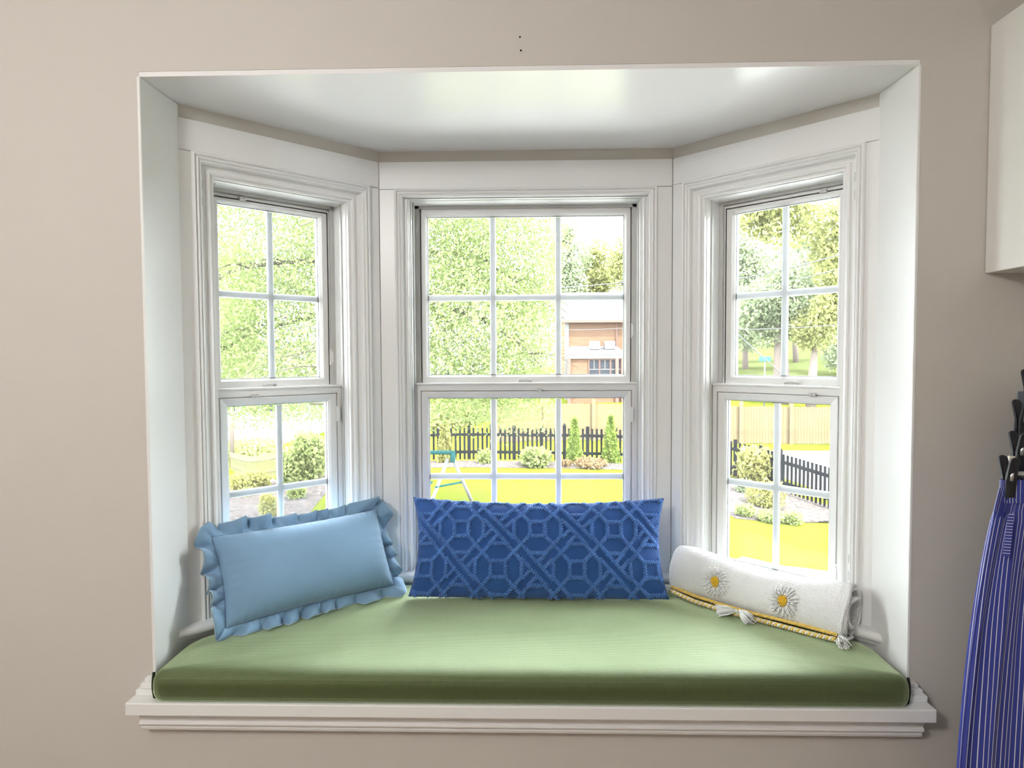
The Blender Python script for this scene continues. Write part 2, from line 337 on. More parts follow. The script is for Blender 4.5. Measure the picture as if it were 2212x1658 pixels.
# ------------------------------------------------------------------ bay windows
def make_window(name, label, origin, rz, L, kind, near=None):
    root = empty(name, (origin[0], origin[1], ZC), rz); struct(root, label, 'window')
    mo = .053 if kind == 'c' else .040
    # casing boards: two stiles and a head board, face at v=0
    mt = .568 if kind == 'c' else .572
    e = .0006
    obj('casing_board', MB().box(e, mo+.004, 0, .022, -.745, mt-.0006), 'white', root, bevel=.0012)
    obj('casing_board', MB().box(L-mo-.004, L-e, 0, .022, -.745, mt-.0006), 'white', root, bevel=.0012)
    obj('casing_board', MB().box(e, L-e, 0, .022, mt+.0006, .659), 'white', root, bevel=.0012)
    # frieze strip over the casing and the wall core around the opening
    fz = MB(); fz.add([(-.008,.010,.657),(L+.008,.010,.657),(L+.004,.001,.6945),(-.004,.001,.6945)], [(0,1,2,3)])
    obj('frieze', fz, 'wall', root)
    if kind == 'c': ku, kt = .049, .032
    else: ku, kt = .069, .061
    fu0, fu1, ft = mo+ku, L-mo-ku, mt-kt
    core = MB(); core.box(-.05, fu0-.003, .024, .19, -.9, .76); core.box(fu1+.003, L+.05, .024, .19, -.9, .76)
    core.box(fu0-.003, fu1+.003, .024, .19, ft+.003, .76); core.box(fu0-.003, fu1+.003, .024, .19, -.9, -.749)
    obj('wall_core', core, 'white', root)
    # stepped moulding between casing and window frame
    prof = [(-.002,.001),(-.0015,-.005),(.001,-.009),(.004,-.0105),(.007,-.009),(.0085,-.004),(.0095,-.003),(.011,-.0065),(.014,-.008),(.017,-.0065),(.0185,-.002),(.0195,-.001),(.0215,-.003),(.0245,-.002),(.027,.004)]
    a = (ku-.027)/.022; bt = (kt-.027)/.022
    inner = [(.0275,.016),(.0315,.020),(.0345,.020),(.036,.016),(.0385,.0145),(.041,.016),(.0425,.021),(.0428,.036),(.044,.040),(.0462,.040),(.0475,.036),(.0485,.037),(.049,.042),(.049,.185)]
    rings = [(mo+i, L-mo-i, -.746, mt-i, v) for i, v in prof]
    rings += [(mo+.027+(i-.027)*a, L-mo-.027-(i-.027)*a, -.746, mt-.027-(i-.027)*bt, v) for i, v in inner]
    obj('moulding', MB().frame(rings, 'LTR'), 'white', root)
    # vinyl liner tracks on both jambs and the head
    lin = MB()
    for u, s in ((fu0, 1), (fu1, -1)):
        for v0, v1, d in ((.112,.118,.014),(.060,.068,.004),(.158,.166,.016)):
            lin.box(min(u, u+s*d), max(u, u+s*d), v0, v1, -.738, ft)
    lin.box(fu0, fu1, .112, .118, ft-.010, ft); lin.box(fu0, fu1, .158, .166, ft-.012, ft)
    obj('jamb_liner', lin, 'track', root)
    obj('window_sill', MB().box(fu0, fu1, .055, .30, -.748, -.728), 'vinyl', root, bevel=.002)
    nm = 3 if kind == 'c' else 2
    gt_up = .502 if kind == 'c' else .472
    st_up = .527 if kind == 'c' else .486
    gb_lo = -.700 if kind == 'c' else -.682
    hs = ((.398-.353) if kind == 'c' else 0)
    if kind == 'c': iu, gu, il, gl = L/2-.373, L/2-.353, L/2-.370, L/2-.347
    else: iu, gu, il, gl = .132, .156, .129, .156
    def grille(par, u0, u1, z0, z1, v):
        us = [u0+(u1-u0)*k/nm for k in range(1, nm)]; zm = z0+(z1-z0)*.49
        for u in us: obj('muntin', MB().box(u-.0105, u+.0105, v, v+.008, z0+.001, z1-.004), 'muntin', par, bevel=.0025)
        ends = [u0+.002]+[q for u in us for q in (u-.0107, u+.0107)]+[u1-.002]
        for a_, b_ in zip(ends[::2], ends[1::2]): obj('muntin', MB().box(a_, b_, v, v+.008, zm-.0105, zm+.0105), 'muntin', par, bevel=.002)
    # upper sash (further out)
    up = empty('upper_sash'); up.parent = root
    f = MB(); o0, o1 = fu0+.002, fu1-.002
    f.frame([(o0, o1, -.11, ft-.002, .128), (iu-.012, L-iu+.012, -.11, st_up+.012, .128), (iu-.012, L-iu+.012, -.11, st_up+.012, .122), (iu-.004, L-iu+.004, -.10, st_up+.004, .122)])
    f.frame([(iu-.003, L-iu+.003, -.093, st_up+.002, .130), (iu, L-iu, -.092, st_up, .1215), (gu-.006, L-gu+.006, -.073, gt_up+.006, .1215), (gu, L-gu, -.067, gt_up, .134), (gu, L-gu, -.067, gt_up, .160), (o0, o1, -.11, ft-.002, .160), (o0, o1, -.11, ft-.002, .128)])
    obj('sash_frame', f, 'vinyl', up)
    obj('glazing_spacer', MB().frame([(gu-.001, L-gu+.001, -.068, gt_up+.001, .141), (gu+.002, L-gu-.002, -.065, gt_up-.002, .141), (gu+.002, L-gu-.002, -.065, gt_up-.002, .149), (gu-.001, L-gu+.001, -.068, gt_up+.001, .149)]), 'gasket', up)
    obj('pane', MB().box(gu-.001, L-gu+.001, .138, .1405, -.068, gt_up+.001), 'glass', up)
    grille(up, gu, L-gu, -.067, gt_up, .1415)
    # lower sash (nearer the room)
    lo = empty('lower_sash'); lo.parent = root
    f = MB()
    f.frame([(o0, o1, -.736, -.096, .112), (o0, o1, -.736, -.096, .075), (il-.003, L-il+.003, -.715, -.1195, .075), (il-.003, L-il+.003, -.715, -.1195, .084), (il, L-il, -.713, -.1215, .084),
             (il+.001, L-il-.001, -.712, -.1225, .0765), (il+.004, L-il-.004, -.710, -.1255, .0765), (gl-.006, L-gl+.006, gb_lo-.006, -.141, .081), (gl, L-gl, gb_lo, -.147, .089), (gl, L-gl, gb_lo, -.147, .112), (o0, o1, -.736, -.096, .112)])
    obj('sash_frame', f, 'vinyl', lo)
    obj('meeting_rail', MB().box(o0-.001, o1+.001, .069, .118, -.0985, -.0925), 'vinyl', lo, bevel=.001)
    obj('glazing_spacer', MB().frame([(gl-.001, L-gl+.001, gb_lo-.001, -.146, .097), (gl+.002, L-gl-.002, gb_lo+.002, -.149, .097), (gl+.002, L-gl-.002, gb_lo+.002, -.149, .105), (gl-.001, L-gl+.001, gb_lo-.001, -.146, .105)]), 'gasket', lo)
    obj('pane', MB().box(gl-.001, L-gl+.001, .094, .0965, gb_lo-.001, -.146), 'glass', lo)
    grille(lo, gl, L-gl, gb_lo, -.147, .0975)
    # small fittings: head clips, finger pull, side latch
    def clip(par, u, z, v): obj('clip', MB().box(u-.0095, u+.0095, v-.010, v+.004, z-.005, z+.006).box(u-.0095, u-.002, v-.012, v-.010, z-.006, z+.005), 'track', par, bevel=.001)
    def latch(par, u, z, v): obj('latch', MB().box(u-.005, u+.005, v-.008, v+.006, z-.027, z+.027).box(u-.0025, u+.0025, v-.011, v-.008, z-.018, z+.020), 'vinyl', par, bevel=.0015)
    def pull(par, u, z, v):
        p = MB(); p.tube([(u-.020, v, z-.004), (u-.019, v-.014, z+.001), (u-.014, v-.018, z+.004), (u+.014, v-.018, z+.004), (u+.019, v-.014, z+.001), (u+.020, v, z-.004)], .0032, 8)
        p.box(u-.018, u+.026, v-.012, v, z-.010, z-.006); obj('finger_pull', p, 'vinyl', par, smooth=False)
    if kind == 'c':
        clip(up, L/2+.121, st_up+.004, .121); clip(lo, L/2+.046, -.1185, .075)
        latch(up, L-iu+.008, .09, .122); latch(lo, L-il+.004, -.205, .076)
        pull(up, L/2-.003, -.085, .121)
    else:
        if near == 'L':
            clip(up, .225, st_up+.004, .121); clip(lo, .235, -.1185, .075); pull(up, .300, -.085, .121)
            latch(up, L-iu+.010, .000, .122); latch(lo, L-il+.004, -.19, .076)
        else:
            clip(up, L-.195, st_up+.004, .121); clip(lo, L-.200, -.1185, .075); pull(up, L-.285, -.085, .121)
            latch(up, L-iu+.008, .02, .122); latch(lo, L-il+.004, -.64, .076)
        hu = mo+.024 if near == 'L' else L-mo-.024
        for zc in ((.455, -.60)):
            h = MB()
            for dz in (-.030, .018): h.tube([(hu, .002, zc+dz), (hu, .002, zc+dz+.024)], .0042, 8)
            h.tube([(hu, .003, zc-.055), (hu, .003, zc+.055)], .0018, 6)
            obj('hinge', h, 'chrome', root)
    return root
make_window('window_1', 'tall white double-hung window on the left slant of the bay', (-H, RV), math.pi/4, LS, 's', 'L')
make_window('window_2', 'wide white double-hung window in the middle of the bay', (-C, YB), 0, 2*C, 'c')
make_window('window_3', 'tall white double-hung window on the right slant of the bay', (C, YB), -math.pi/4, LS, 's', 'R')
# corner posts outside, so that the bay is closed at its mitres
cp = MB()
for s in (-1, 1): cp.prism([(s*(C-.03), YB+.03), (s*(C+.02), YB+.0), (s*(C+.16), YB+.06), (s*(C+.08), YB+.19), (s*(C-.02), YB+.19)], Z(-.9), Z(.76))
struct(obj('trim_corner_posts', cp, 'white'), 'white corner posts of the bay between the three windows', 'trim')
# stool (inner sill) with cove below, running round the bay
st = empty('trim_window_stool', (0,0,ZC)); struct(st, 'white rounded window stool running along the foot of the bay windows', 'trim')
def plan(off):     # off>0 = towards the room
    k = off*TAN
    return [np.array([-H, RV-off*math.sqrt(2)+0]), np.array([-C+k, YB-off]), np.array([C-k, YB-off]), np.array([H, RV-off*math.sqrt(2)])]
prof = [(-.02,-.745),(.030,-.745),(.036,-.747),(.040,-.752),(.0415,-.758),(.040,-.764),(.036,-.769),(.026,-.772),(.026,-.776),(.023,-.782),(.016,-.790),(.012,-.798),(.010,-.806),(.010,-.850),(-.02,-.850)]
cols = [[(p[0], p[1], z) for p in plan(o)] for o, z in prof]
def end_at(p, q, x):   # clip the run where it meets the reveal plane x
    p, q = np.array(p), np.array(q); t_ = (x-p[0])/(q[0]-p[0]); return tuple(p+(q-p)*t_)
for row in cols:
    row[0] = end_at(row[0], row[1], -H+.004); row[3] = end_at(row[3], row[2], H-.004)
for k, nm in enumerate(('stool_board', 'stool_board', 'stool_board')):
    s_ = MB(); s_.grid([[r_[k], r_[k+1]] for r_ in cols]); obj(nm, s_, 'white', st)

# ------------------------------------------------------------------ seat cushion
CT = Z(-.772)
def rounded_poly(pts, r, n=8):
    out = []
    for i, p in enumerate(pts):
        p = np.array(p); a = np.array(pts[i-1]); b_ = np.array(pts[(i+1) % len(pts)])
        da = (a-p)/np.linalg.norm(a-p); db = (b_-p)/np.linalg.norm(b_-p); rr = r[i] if hasattr(r, '__len__') else r
        for k in range(n+1):
            t_ = k/n; q = (1-t_)**2*(p+da*rr)+2*t_*(1-t_)*p+t_**2*(p+db*rr); out.append(q)
    return np.array(out)
cu = empty('window_seat_cushion', (0, 0, ZSEAT)); tag(cu, 'long green linen cushion filling the window seat', 'cushion')
F = -.066
base = [(-.925, F), (.925, F), (.925, .135), (C-.005, YB-.030), (-C+.005, YB-.030), (-.925, .135)]
def resample(P, n):
    P = np.vstack([P, P[:1]]); d = np.r_[0, np.cumsum(np.linalg.norm(np.diff(P, axis=0), axis=1))]
    s_ = np.linspace(0, d[-1], n, endpoint=False); return np.c_[np.interp(s_, d, P[:,0]), np.interp(s_, d, P[:,1])]
outline = resample(rounded_poly(base, [.03,.03,.05,.08,.08,.05]), 280)
ctr = np.array([0., .22]); TH = CT-ZSEAT
rows = []
def inset(P, d):
    nxt = np.roll(P, -1, 0); prv = np.roll(P, 1, 0); tn = nxt-prv; tn /= np.linalg.norm(tn, axis=1)[:,None]
    nn = np.c_[-tn[:,1], tn[:,0]]
    return P+nn*d
for d, z in ((.05,0.0005),(.012,.0005),(.004,.003),(.0,.010),(-.003,.022),(-.0035,.040),(-.001,.054),(.003,.063),(.009,.0695),(.018,.0745),(.032,.0775),(.055,.0795),(.09,.081)):
    q = inset(outline, d) if d < .03 else inset(outline, .018)
    if d >= .03:
        f_ = (d-.018)/.5; q = q+(ctr-q)*f_
    rows.append(np.c_[q, np.full(len(q), z)+(.0003*np.sin(q[:,0]*23+1)+.0002*np.sin(q[:,0]*51) if .02 < z else 0)])
last = rows[-1]
for f_ in (.25, .5, .75, .93, 1.0):
    q = last[:,:2]+(ctr-last[:,:2])*f_; rows.append(np.c_[q, np.full(len(q), .081+.002*f_)])
rows[0] = np.c_[outline+(ctr-outline)*.2, np.full(len(outline), .0005)]
cm = MB().grid(rows, True)
co = obj('cover', cm, 'green', cu, smooth=True); fix_normals(co)
# dark side seams at both front corners
for s in (-1, 1):
    pts = [(s*.9225, F+.012+.03*0, z) for z in ()]
    loop = [(s*(.9215+.003), F+.020-.006*math.sin(math.pi*k/10), .004+.064*k/10) for k in range(11)]
    obj('side_seam', MB().tube(loop, .0035, 6), 'green_dark', cu, smooth=True)

# ------------------------------------------------------------------ pillows
def pillow_surface(a, b, T, kx, ky, pw=.42, kb=None):
    kb = ky if kb is None else kb
    """u,v in -1..1 -> x (width), y (front = -), z (height) of the front/back skins; the seam is at y=0"""
    def P(u, v, side=-1):
        u = np.asarray(u, float); v = np.asarray(v, float)
        x = a*u*(1-kx*(1-v**2)*np.abs(u)**1.5); z = b*v*(1-np.where(v > 0, ky, kb)*(1-u**2)*np.abs(v)**1.5)
        t_ = T*np.clip((1-u**2)*(1-v**2), 0, 1)**pw
        return np.stack([x, side*t_, z], -1)
    return P
def tilt(P, b, ang, lift):
    """lean back about the foot, then rest on the seat (z>=0)"""
    Q = np.array(P, float); z = Q[...,2]+b; y = Q[...,1]
    c_, s_ = math.cos(ang), math.sin(ang)
    out = np.stack([Q[...,0], y*c_+z*s_, z*c_-y*s_+lift], -1)
    lowz = out[...,2]; out[...,2] = np.where(lowz < .012, .0015+.0105*np.exp((np.minimum(lowz,.012)-.012)/.0105), lowz)
    return out
def pillow_mesh(S, b, ang, lift, n=64, k=34, pucker=.0):
    u = np.sin(np.linspace(-1, 1, n)*math.pi/2)*.35+np.linspace(-1, 1, n)*.65
    v = np.sin(np.linspace(-1, 1, k)*math.pi/2)*.35+np.linspace(-1, 1, k)*.65
    U, V = np.meshgrid(u, v); mb = MB()
    F0 = S(U, V, -1); edge = 1-np.maximum(np.abs(U), np.abs(V))
    along_ = np.where(np.abs(U) > np.abs(V), V*b, U*PA)
    F0[...,1] += pucker*np.sin(along_*190+3*np.sin(along_*31))*np.exp(-edge/.10)*np.clip(edge*12, 0, 1)
    fr = tilt(F0, b, ang, lift); bk = tilt(S(U, V, 1), b, ang, lift)
    mb.grid(fr[:, ::-1]); mb.grid(bk); return mb

# pale blue ruffled pillow, leaning in the left corner
PA, PBh = .262, .128
rp = empty('ruffled_pillow', (-.624, .290, CT+.006), math.radians(41.5)); tag(rp, 'pale blue velvet lumbar pillow with a ruffled edge leaning on the left window', 'pillow')
S1 = pillow_surface(PA, PBh, .100, .05, .07, .44); A1, LIFT1 = math.radians(26), .028
def body_wrinkle(P):
    return P
mb = pillow_mesh(S1, PBh, A1, LIFT1, 120, 64, .0022)
fix_normals(obj('cover', mb, 'paleblue', rp, smooth=True))
def perim(n):
    """points of the seam with outward directions"""
    pts, dirs = [], []
    lens = np.array([2*PA, 2*PBh, 2*PA, 2*PBh]); tot = lens.sum()
    for k in range(n):
        s_ = k/n*tot; e = 0
        while s_ > lens[e]: s_ -= lens[e]; e += 1
        q = -1+2*s_/lens[e]
        u, v = [(q,-1),(1,q),(-q,1),(-1,-q)][e]
        pts.append((u, v))
        w_ = np.array([u**9*(1 if True else 0), v**9]); 
        nrm = np.array([np.sign(u)*abs(u)**7, np.sign(v)*abs(v)**7]); nrm = nrm/np.linalg.norm(nrm); dirs.append(nrm)
    return np.array(pts), np.array(dirs)
NP = 620
pp, dd = perim(NP)
seam = S1(pp[:,0], pp[:,1], -1); seam[:,1] = 0
ph = np.linspace(0, 2*math.pi, NP, endpoint=False)
wob = np.interp(np.arange(NP), np.linspace(0, NP, 40), np.r_[rng.uniform(-1, 1, 39), 0]);
phase = 24*ph+2.2*np.interp(np.arange(NP), np.linspace(0, NP, 24), np.r_[rng.uniform(-1.2, 1.2, 23), 0])
slow = np.interp(np.arange(NP), np.linspace(0, NP, 18), rng.uniform(.6, 1.35, 18)); corner = 1+.35*np.exp(-((pp[:,0]-1)**2+(pp[:,1]-1)**2)/.05); slow = slow*corner
rows = []
for q in (0, .12, .28, .48, .68, .86, 1.0):
    wv = .020*slow*np.sin(phase+.9*q)*min(1, q*1.4)+.009*np.sin(phase*.37+1)*q+.004*np.sin(phase*3.1)*q*math.exp(-q*2.2)*3
    out = .044*q*(1-.15*np.abs(np.sin(phase)))*np.sqrt(slow)
    side = .010*np.cos(phase)*q
    tang = np.c_[-dd[:,1], dd[:,0]]
    P = np.stack([seam[:,0]+dd[:,0]*out+tang[:,0]*side, wv-.002, seam[:,2]+dd[:,1]*out+tang[:,1]*side], -1)
    rows.append(tilt(P, PBh, A1, LIFT1))
rf = MB().grid(rows, True)
ro = obj('ruffle', rf, 'paleblue', rp, smooth=True, solid=.0028)
hem = rows[-1]; hem = np.vstack([hem, hem[:1]])
obj('hem', MB().tube(hem, .0019, 5, False), 'hem', ro, smooth=True)

# royal blue tufted pillow in the middle
BA, BBh, BT = .412, .158, .073
tp = empty('tufted_pillow', (.036, .420, CT+.006), math.radians(-1.0)); tag(tp, 'long royal blue lumbar pillow with tufted geometric cording on the green cushion', 'pillow')
S2 = pillow_surface(BA, BBh, BT, .06, .13, .42, -.02); A2, LIFT2 = math.radians(19), .004
fix_normals(obj('cover', pillow_mesh(S2, BBh, A2, LIFT2, 90, 44), 'blue', tp, smooth=True))
pit = .1215                                                 # motif pitch along the cloth (m)
lines = []
ox, oz = -.243, .052
for i in range(-2, 7):
    for j in range(-3, 4):
        cx_, cz_ = ox+i*pit, oz+j*pit*.98
        if (i+j) % 2 == 0:
            a, b_ = .19, .60
            sq = [(-a,-a),(a,-a),(a,a),(-a,a)]
            for k in range(4): lines.append((cx_, cz_, sq[k], sq[(k+1)%4]))
            oc = [(-.2,-b_),(.2,-b_),(b_,-.2),(b_,.2),(.2,b_),(-.2,b_),(-b_,.2),(-b_,-.2)]
            for k in range(8): lines.append((cx_, cz_, oc[k], oc[(k+1)%8]))
            for sx, sz in ((1,1),(1,-1)): lines.append((cx_, cz_, (a*sx,a*sz), ((1-a)*sx,(1-a)*sz)))
        else:
            for o_ in (-.075, .075): lines.append((cx_, cz_, (-.33+o_,.33+o_), (.33+o_,-.33+o_)))
            for o_ in (-.075, .075):
                lines.append((cx_, cz_, (-.31+o_,-.31-o_), (-.10+o_,-.10-o_))); lines.append((cx_, cz_, (.10+o_,.10-o_), (.31+o_,.31-o_)))
cord = MB(); WL, AMP = .0085, .0055
for cx_, cz_, p0, p1 in lines:
    p0 = np.array(p0)*pit; p1 = np.array(p1)*pit; Ln = np.linalg.norm(p1-p0); n = max(8, int(Ln/WL*7))
    t_ = np.linspace(0, 1, n); dr = (p1-p0)/Ln; nr = np.array([-dr[1], dr[0]])
    w_ = AMP*np.sin(t_*Ln/WL*2*math.pi)
    X = cx_+p0[0]+(p1-p0)[0]*t_+nr[0]*w_; Zz = cz_+p0[1]+(p1-p0)[1]*t_+nr[1]*w_
    U = X/(BA*.985); V = Zz/(BBh*.97)
    ok = (np.abs(U) < .985) & (np.abs(V) < .985)
    # keep contiguous runs inside the pillow
    idx = np.where(ok)[0]
    if len(idx) < 4: continue
    runs = np.split(idx, np.where(np.diff(idx) > 1)[0]+1)
    for r_ in runs:
        if len(r_) < 4: continue
        Pp = S2(U[r_], V[r_], -1); e = 1e-3
        du = S2(U[r_]+e, V[r_], -1)-S2(U[r_]-e, V[r_], -1); dv = S2(U[r_], V[r_]+e, -1)-S2(U[r_], V[r_]-e, -1)
        nn = np.cross(du, dv); nn /= np.linalg.norm(nn, axis=1)[:,None]+1e-9; nn *= np.where(nn[:,1:2] > 0, -1, 1)
        Q = tilt(Pp+nn*.0018, BBh, A2, LIFT2)
        cord.tube(Q, .0027, 5)
obj('tufted_cording', cord, 'bluecord', tp, smooth=True)

# ------------------------------------------------------------------ rolled blanket on the right
A0 = np.array([.462, .480]); B0 = np.array([.845, .108]); dv_ = (B0-A0); LB = np.linalg.norm(dv_); dv_ /= LB
angb = math.atan2(dv_[1], dv_[0])
rb = empty('rolled_blanket', (A0[0], A0[1], CT+.006), angb); tag(rb, 'white gauze blanket with daisies rolled up on the right end of the seat', 'blanket')
# local x along the roll, local +y towards the window, z up; spiral cross-section
def roll_dims(t_):
    h = np.interp(t_, [0,.08,.25,.5,.75,.95,1], [.138,.142,.132,.116,.124,.138,.138])
    wd = np.interp(t_, [0,.1,.5,1], [.100,.108,.108,.110])
    return wd, h
def roll_pt(t_, ph_, shrink=1.0, wav=0.0):
    wd, h = roll_dims(t_)
    ca, sa = math.cos(ph_), math.sin(ph_)
    y = wd/2-wd/2*ca*shrink*(abs(ca)**-.12 if abs(ca) > 1e-3 else 1)
    z = h/2+h/2*sa*shrink*(abs(sa)**-.12 if abs(sa) > 1e-3 else 1)+.002
    y += .28*(z-h/2)*1.0*.55
    return np.array([t_*LB, y, z])
TURN = 2.6; NPH = 210; NT = 80
P = np.zeros((NPH, NT, 3))
for i in range(NPH):
    ph_ = -math.radians(100)+2*math.pi*TURN*i/(NPH-1)       # ph=0 faces the room, 90 deg = top
    ph2 = math.radians(-100)+ (ph_+math.radians(100))
    sh = 1-.32*max(0, (i/(NPH-1)*TURN-1.0))
    for j in range(NT):
        t_ = j/(NT-1)
        wv = 1+.06*math.sin(3*ph2+2*t_)*(1 if i/(NPH-1)*TURN > 1.1 else .10)+.010*math.sin(9*t_+ph2*1.3)+.006*math.sin(23*t_-ph2*2.1)+.004*math.sin(41*t_+ph2*5)
        q = roll_pt(t_, ph2, sh*wv)
        turn = i/(NPH-1)*TURN
        if t_ > .9: q[0] += (t_-.9)*10*(.005*math.sin(ph2*2.3)+.004*max(0, turn-1))
        if t_ < .1: q[0] += (.1-t_)*.12*max(0, turn-.9)*LB
        q[2] = max(q[2], .003)
        P[i, j] = q
obj('roll', MB().grid(P), 'gauze', rb, smooth=True, solid=.007)
def daisy(t0, ph0):
    e = .01
    c0 = roll_pt(t0, ph0); ax = roll_pt(t0+e, ph0)-c0; ax /= np.linalg.norm(ax); ay = roll_pt(t0, ph0+e)-c0; ay /= np.linalg.norm(ay)
    nn = np.cross(ax, ay); nn *= -1 if nn[1] > 0 else 1
    c0 = c0+nn*.005
    def onroll(r_, th, lift):
        return roll_pt(t0+r_*math.cos(th)/LB, ph0+r_*math.sin(th)/.062)+nn*lift
    d = MB()
    for ring, (r0, r1, n) in enumerate(((.013,.026,22),(.022,.036,26),(.030,.044,20))):
        for k in range(n):
            th = 2*math.pi*(k+.5*ring)/n+random.uniform(-.08,.08); rr = r1*random.uniform(.9,1.08)
            d.tube([onroll(r0, th, .005), onroll((r0+rr)/2, th+.05, .0095), onroll(rr, th, .0055)], [.0018,.0027,.0016], 5)
    o = obj('daisy_petals', d, 'tuft', rb, smooth=True)
    y = MB()
    for k in range(46):
        r_ = .0125*math.sqrt((k+.5)/46); th = k*2.39996; p = onroll(r_, th, .0075+.002*(1-r_/.0125)); y.ball(p, .0026, .0026, .0022, 6, 4)
    obj('daisy_centre', y, 'yellow', o, smooth=True)
daisy(.300, math.radians(8)); daisy(.690, math.radians(8))
def twisted(name, path, r, turns, mats, n=260):
    """two strands twisted round a path"""
    Pth = np.array(path); d = np.r_[0, np.cumsum(np.linalg.norm(np.diff(Pth, axis=0), axis=1))]; s_ = np.linspace(0, d[-1], n)
    C_ = np.stack([np.interp(s_, d, Pth[:,k]) for k in range(3)], -1)
    k_ = np.ones(15)/15
    for k in range(3): C_[:,k] = np.convolve(np.r_[[C_[0,k]]*7, C_[:,k], [C_[-1,k]]*7], k_, 'valid')
    T = np.gradient(C_, axis=0); T /= np.linalg.norm(T, axis=1)[:,None]
    up = np.array([0,0,1.]); n1 = np.cross(T, up); n1 /= np.linalg.norm(n1, axis=1)[:,None]; n2 = np.cross(n1, T)
    par = None
    for q, mm in enumerate(mats):
        a = s_/d[-1]*turns*2*math.pi+q*2*math.pi/len(mats)
        pts = C_+r*.55*(np.cos(a)[:,None]*n1+np.sin(a)[:,None]*n2)
        if par is None: par = obj(name, MB().tube(pts, r*.62, 6), mm, rb, smooth=True)
        else: obj('strand', MB().tube(pts, r*.62, 6), mm, par, smooth=True)
low = [(.005,-.004,.012),(.10,-.022,.007),(.20,-.028,.007),(.28,-.024,.007),(.36,-.018,.007),(.45,-.013,.007),(.515,-.006,.008)]
upp = [(.005,.002,.024),(.10,-.009,.019),(.20,-.014,.018),(.27,-.012,.017),(.36,-.006,.019),(.45,-.002,.020),(.515,.002,.019)]
twisted('border_cord', low, .0062, 34, ('cordw', 'cordy'), 420); twisted('border_cord', upp, .0048, 46, ('cordy', 'cordy'), 420)
def tassel(p, d, length, spread, name='tassel', n=54):
    d = np.array(d, float); d /= np.linalg.norm(d); a = np.cross(d, [0,0,1.]); a /= np.linalg.norm(a); b_ = np.cross(a, d); p = np.array(p, float)
    t_ = MB(); t_.ball(p+d*.004, .006, .006, .006, 8, 6)
    for k in range(n):
        r_ = math.sqrt(random.random())*spread; th = random.uniform(0, 2*math.pi); o = a*math.cos(th)*r_+b_*math.sin(th)*r_
        l = length*random.uniform(.85,1.08); mid = p+d*l*.5+o*.75; end = p+d*l+o*1.05
        for q in (mid, end): q[2] = max(q[2], .0025)
        t_.tube([p+d*.003+o*.15, mid, end], [.0017,.0021,.0014], 4)
    obj(name, t_, 'tuft', rb, smooth=True)
tassel((.245,-.026,.018), (-.75,-.45,-.12), .056, .019)
tassel((.252,-.026,.020), (.80,-.50,-.15), .056, .019)
tassel((.520,.000,.016), (.55,-.75,-.15), .046, .018)
tassel((.006,.004,.026), (-.55,-.45,-.35), .046, .018)

# ------------------------------------------------------------------ wall cabinet and hanging clothes
X0 = 1.113
cb = empty('wall_cabinet', (X0, 0, Z(.195))); tag(cb, 'white wall cabinet hung high on the right', 'cabinet')
obj('body', MB().box(0, .60, -.30, -.002, 0, .585), 'cabinet', cb, bevel=.002)
for k in range(2):
    dr = obj('door', MB().box(.002+.3*k, .296+.3*k, -.320, -.301, .002, .583), 'cabinet', cb, bevel=.002)
    u = .275 if k == 0 else .325
    obj('handle', MB().tube([(u,-.32,.05),(u,-.335,.055),(u,-.335,.145),(u,-.32,.15)], .004, 8), 'chrome', dr, smooth=True)
obj('hanging_rail', MB().tube([(.02,-.16,-.05),(.58,-.16,-.05)], .009, 10).tube([(.03,-.16,-.05),(.03,-.16,.002)], .006, 8).tube([(.57,-.16,-.05),(.57,-.16,.002)], .006, 8), 'chrome', cb, smooth=True)

def trousers(name, label, px, py, Y, material, width, length, flare, gather=False, lean=0.0, dep=.006, big=0.0):
    p = at(px, py, Y)
    o = empty(name, (float(p[0]), Y, float(p[2]))); tag(o, label, 'trousers', 'clothes on the clip hangers')
    nz, nth = 60, 128; P = np.zeros((nz, nth, 3)); uvs = np.zeros((nz, nth+1, 2))
    for i in range(nz):
        f_ = i/(nz-1); z = -length*f_
        left = -flare*(1-math.exp(-f_*2.4))/(1-math.exp(-2.4)) if f_ > .0 else 0
        right = width+flare*.6*f_
        mid, hw = (left+right)/2, (right-left)/2
        amp = (.002+.006*min(1, f_*3)) if f_ > .06 else .002
        for k in range(nth):
            th = 2*math.pi*k/nth
            x = mid-hw*math.cos(th); n_ = 17
            fold = big*min(1, f_*3)*math.sin(9*th+1.3*f_)+amp*math.sin(n_*th+2.2*math.sin(f_*2.2)+.8*math.sin(3*th))+.5*amp*math.sin(29*th+1.5*f_)
            if gather and f_ < .07: fold = .0035*math.sin(60*th)
            d = (.007+dep*min(1, f_*2.2))*(abs(math.sin(th))**.7)*(1 if math.sin(th) > 0 else -1)
            P[i, k] = (x+lean*f_*.1+.25*fold*math.cos(th), -d-fold*abs(math.sin(th))**.5, z)
    mb = MB().grid(P, True)
    ob = obj('cloth', mb, material, o, smooth=True)
    uvl = ob.data.uv_layers.new(name='UVMap')
    row = P[nz//3]; arc = np.r_[0, np.cumsum(np.linalg.norm(np.diff(np.vstack([row, row[:1]]), axis=0), axis=1))]
    for poly in ob.data.polygons:
        for li, vi in zip(poly.loop_indices, poly.vertices):
            k = vi % nth; i = vi//nth
            uvl.data[li].uv = (arc[k] if not (k == 0 and any((v % nth) == nth-1 for v in poly.vertices)) else arc[nth], i/nz)
    return o
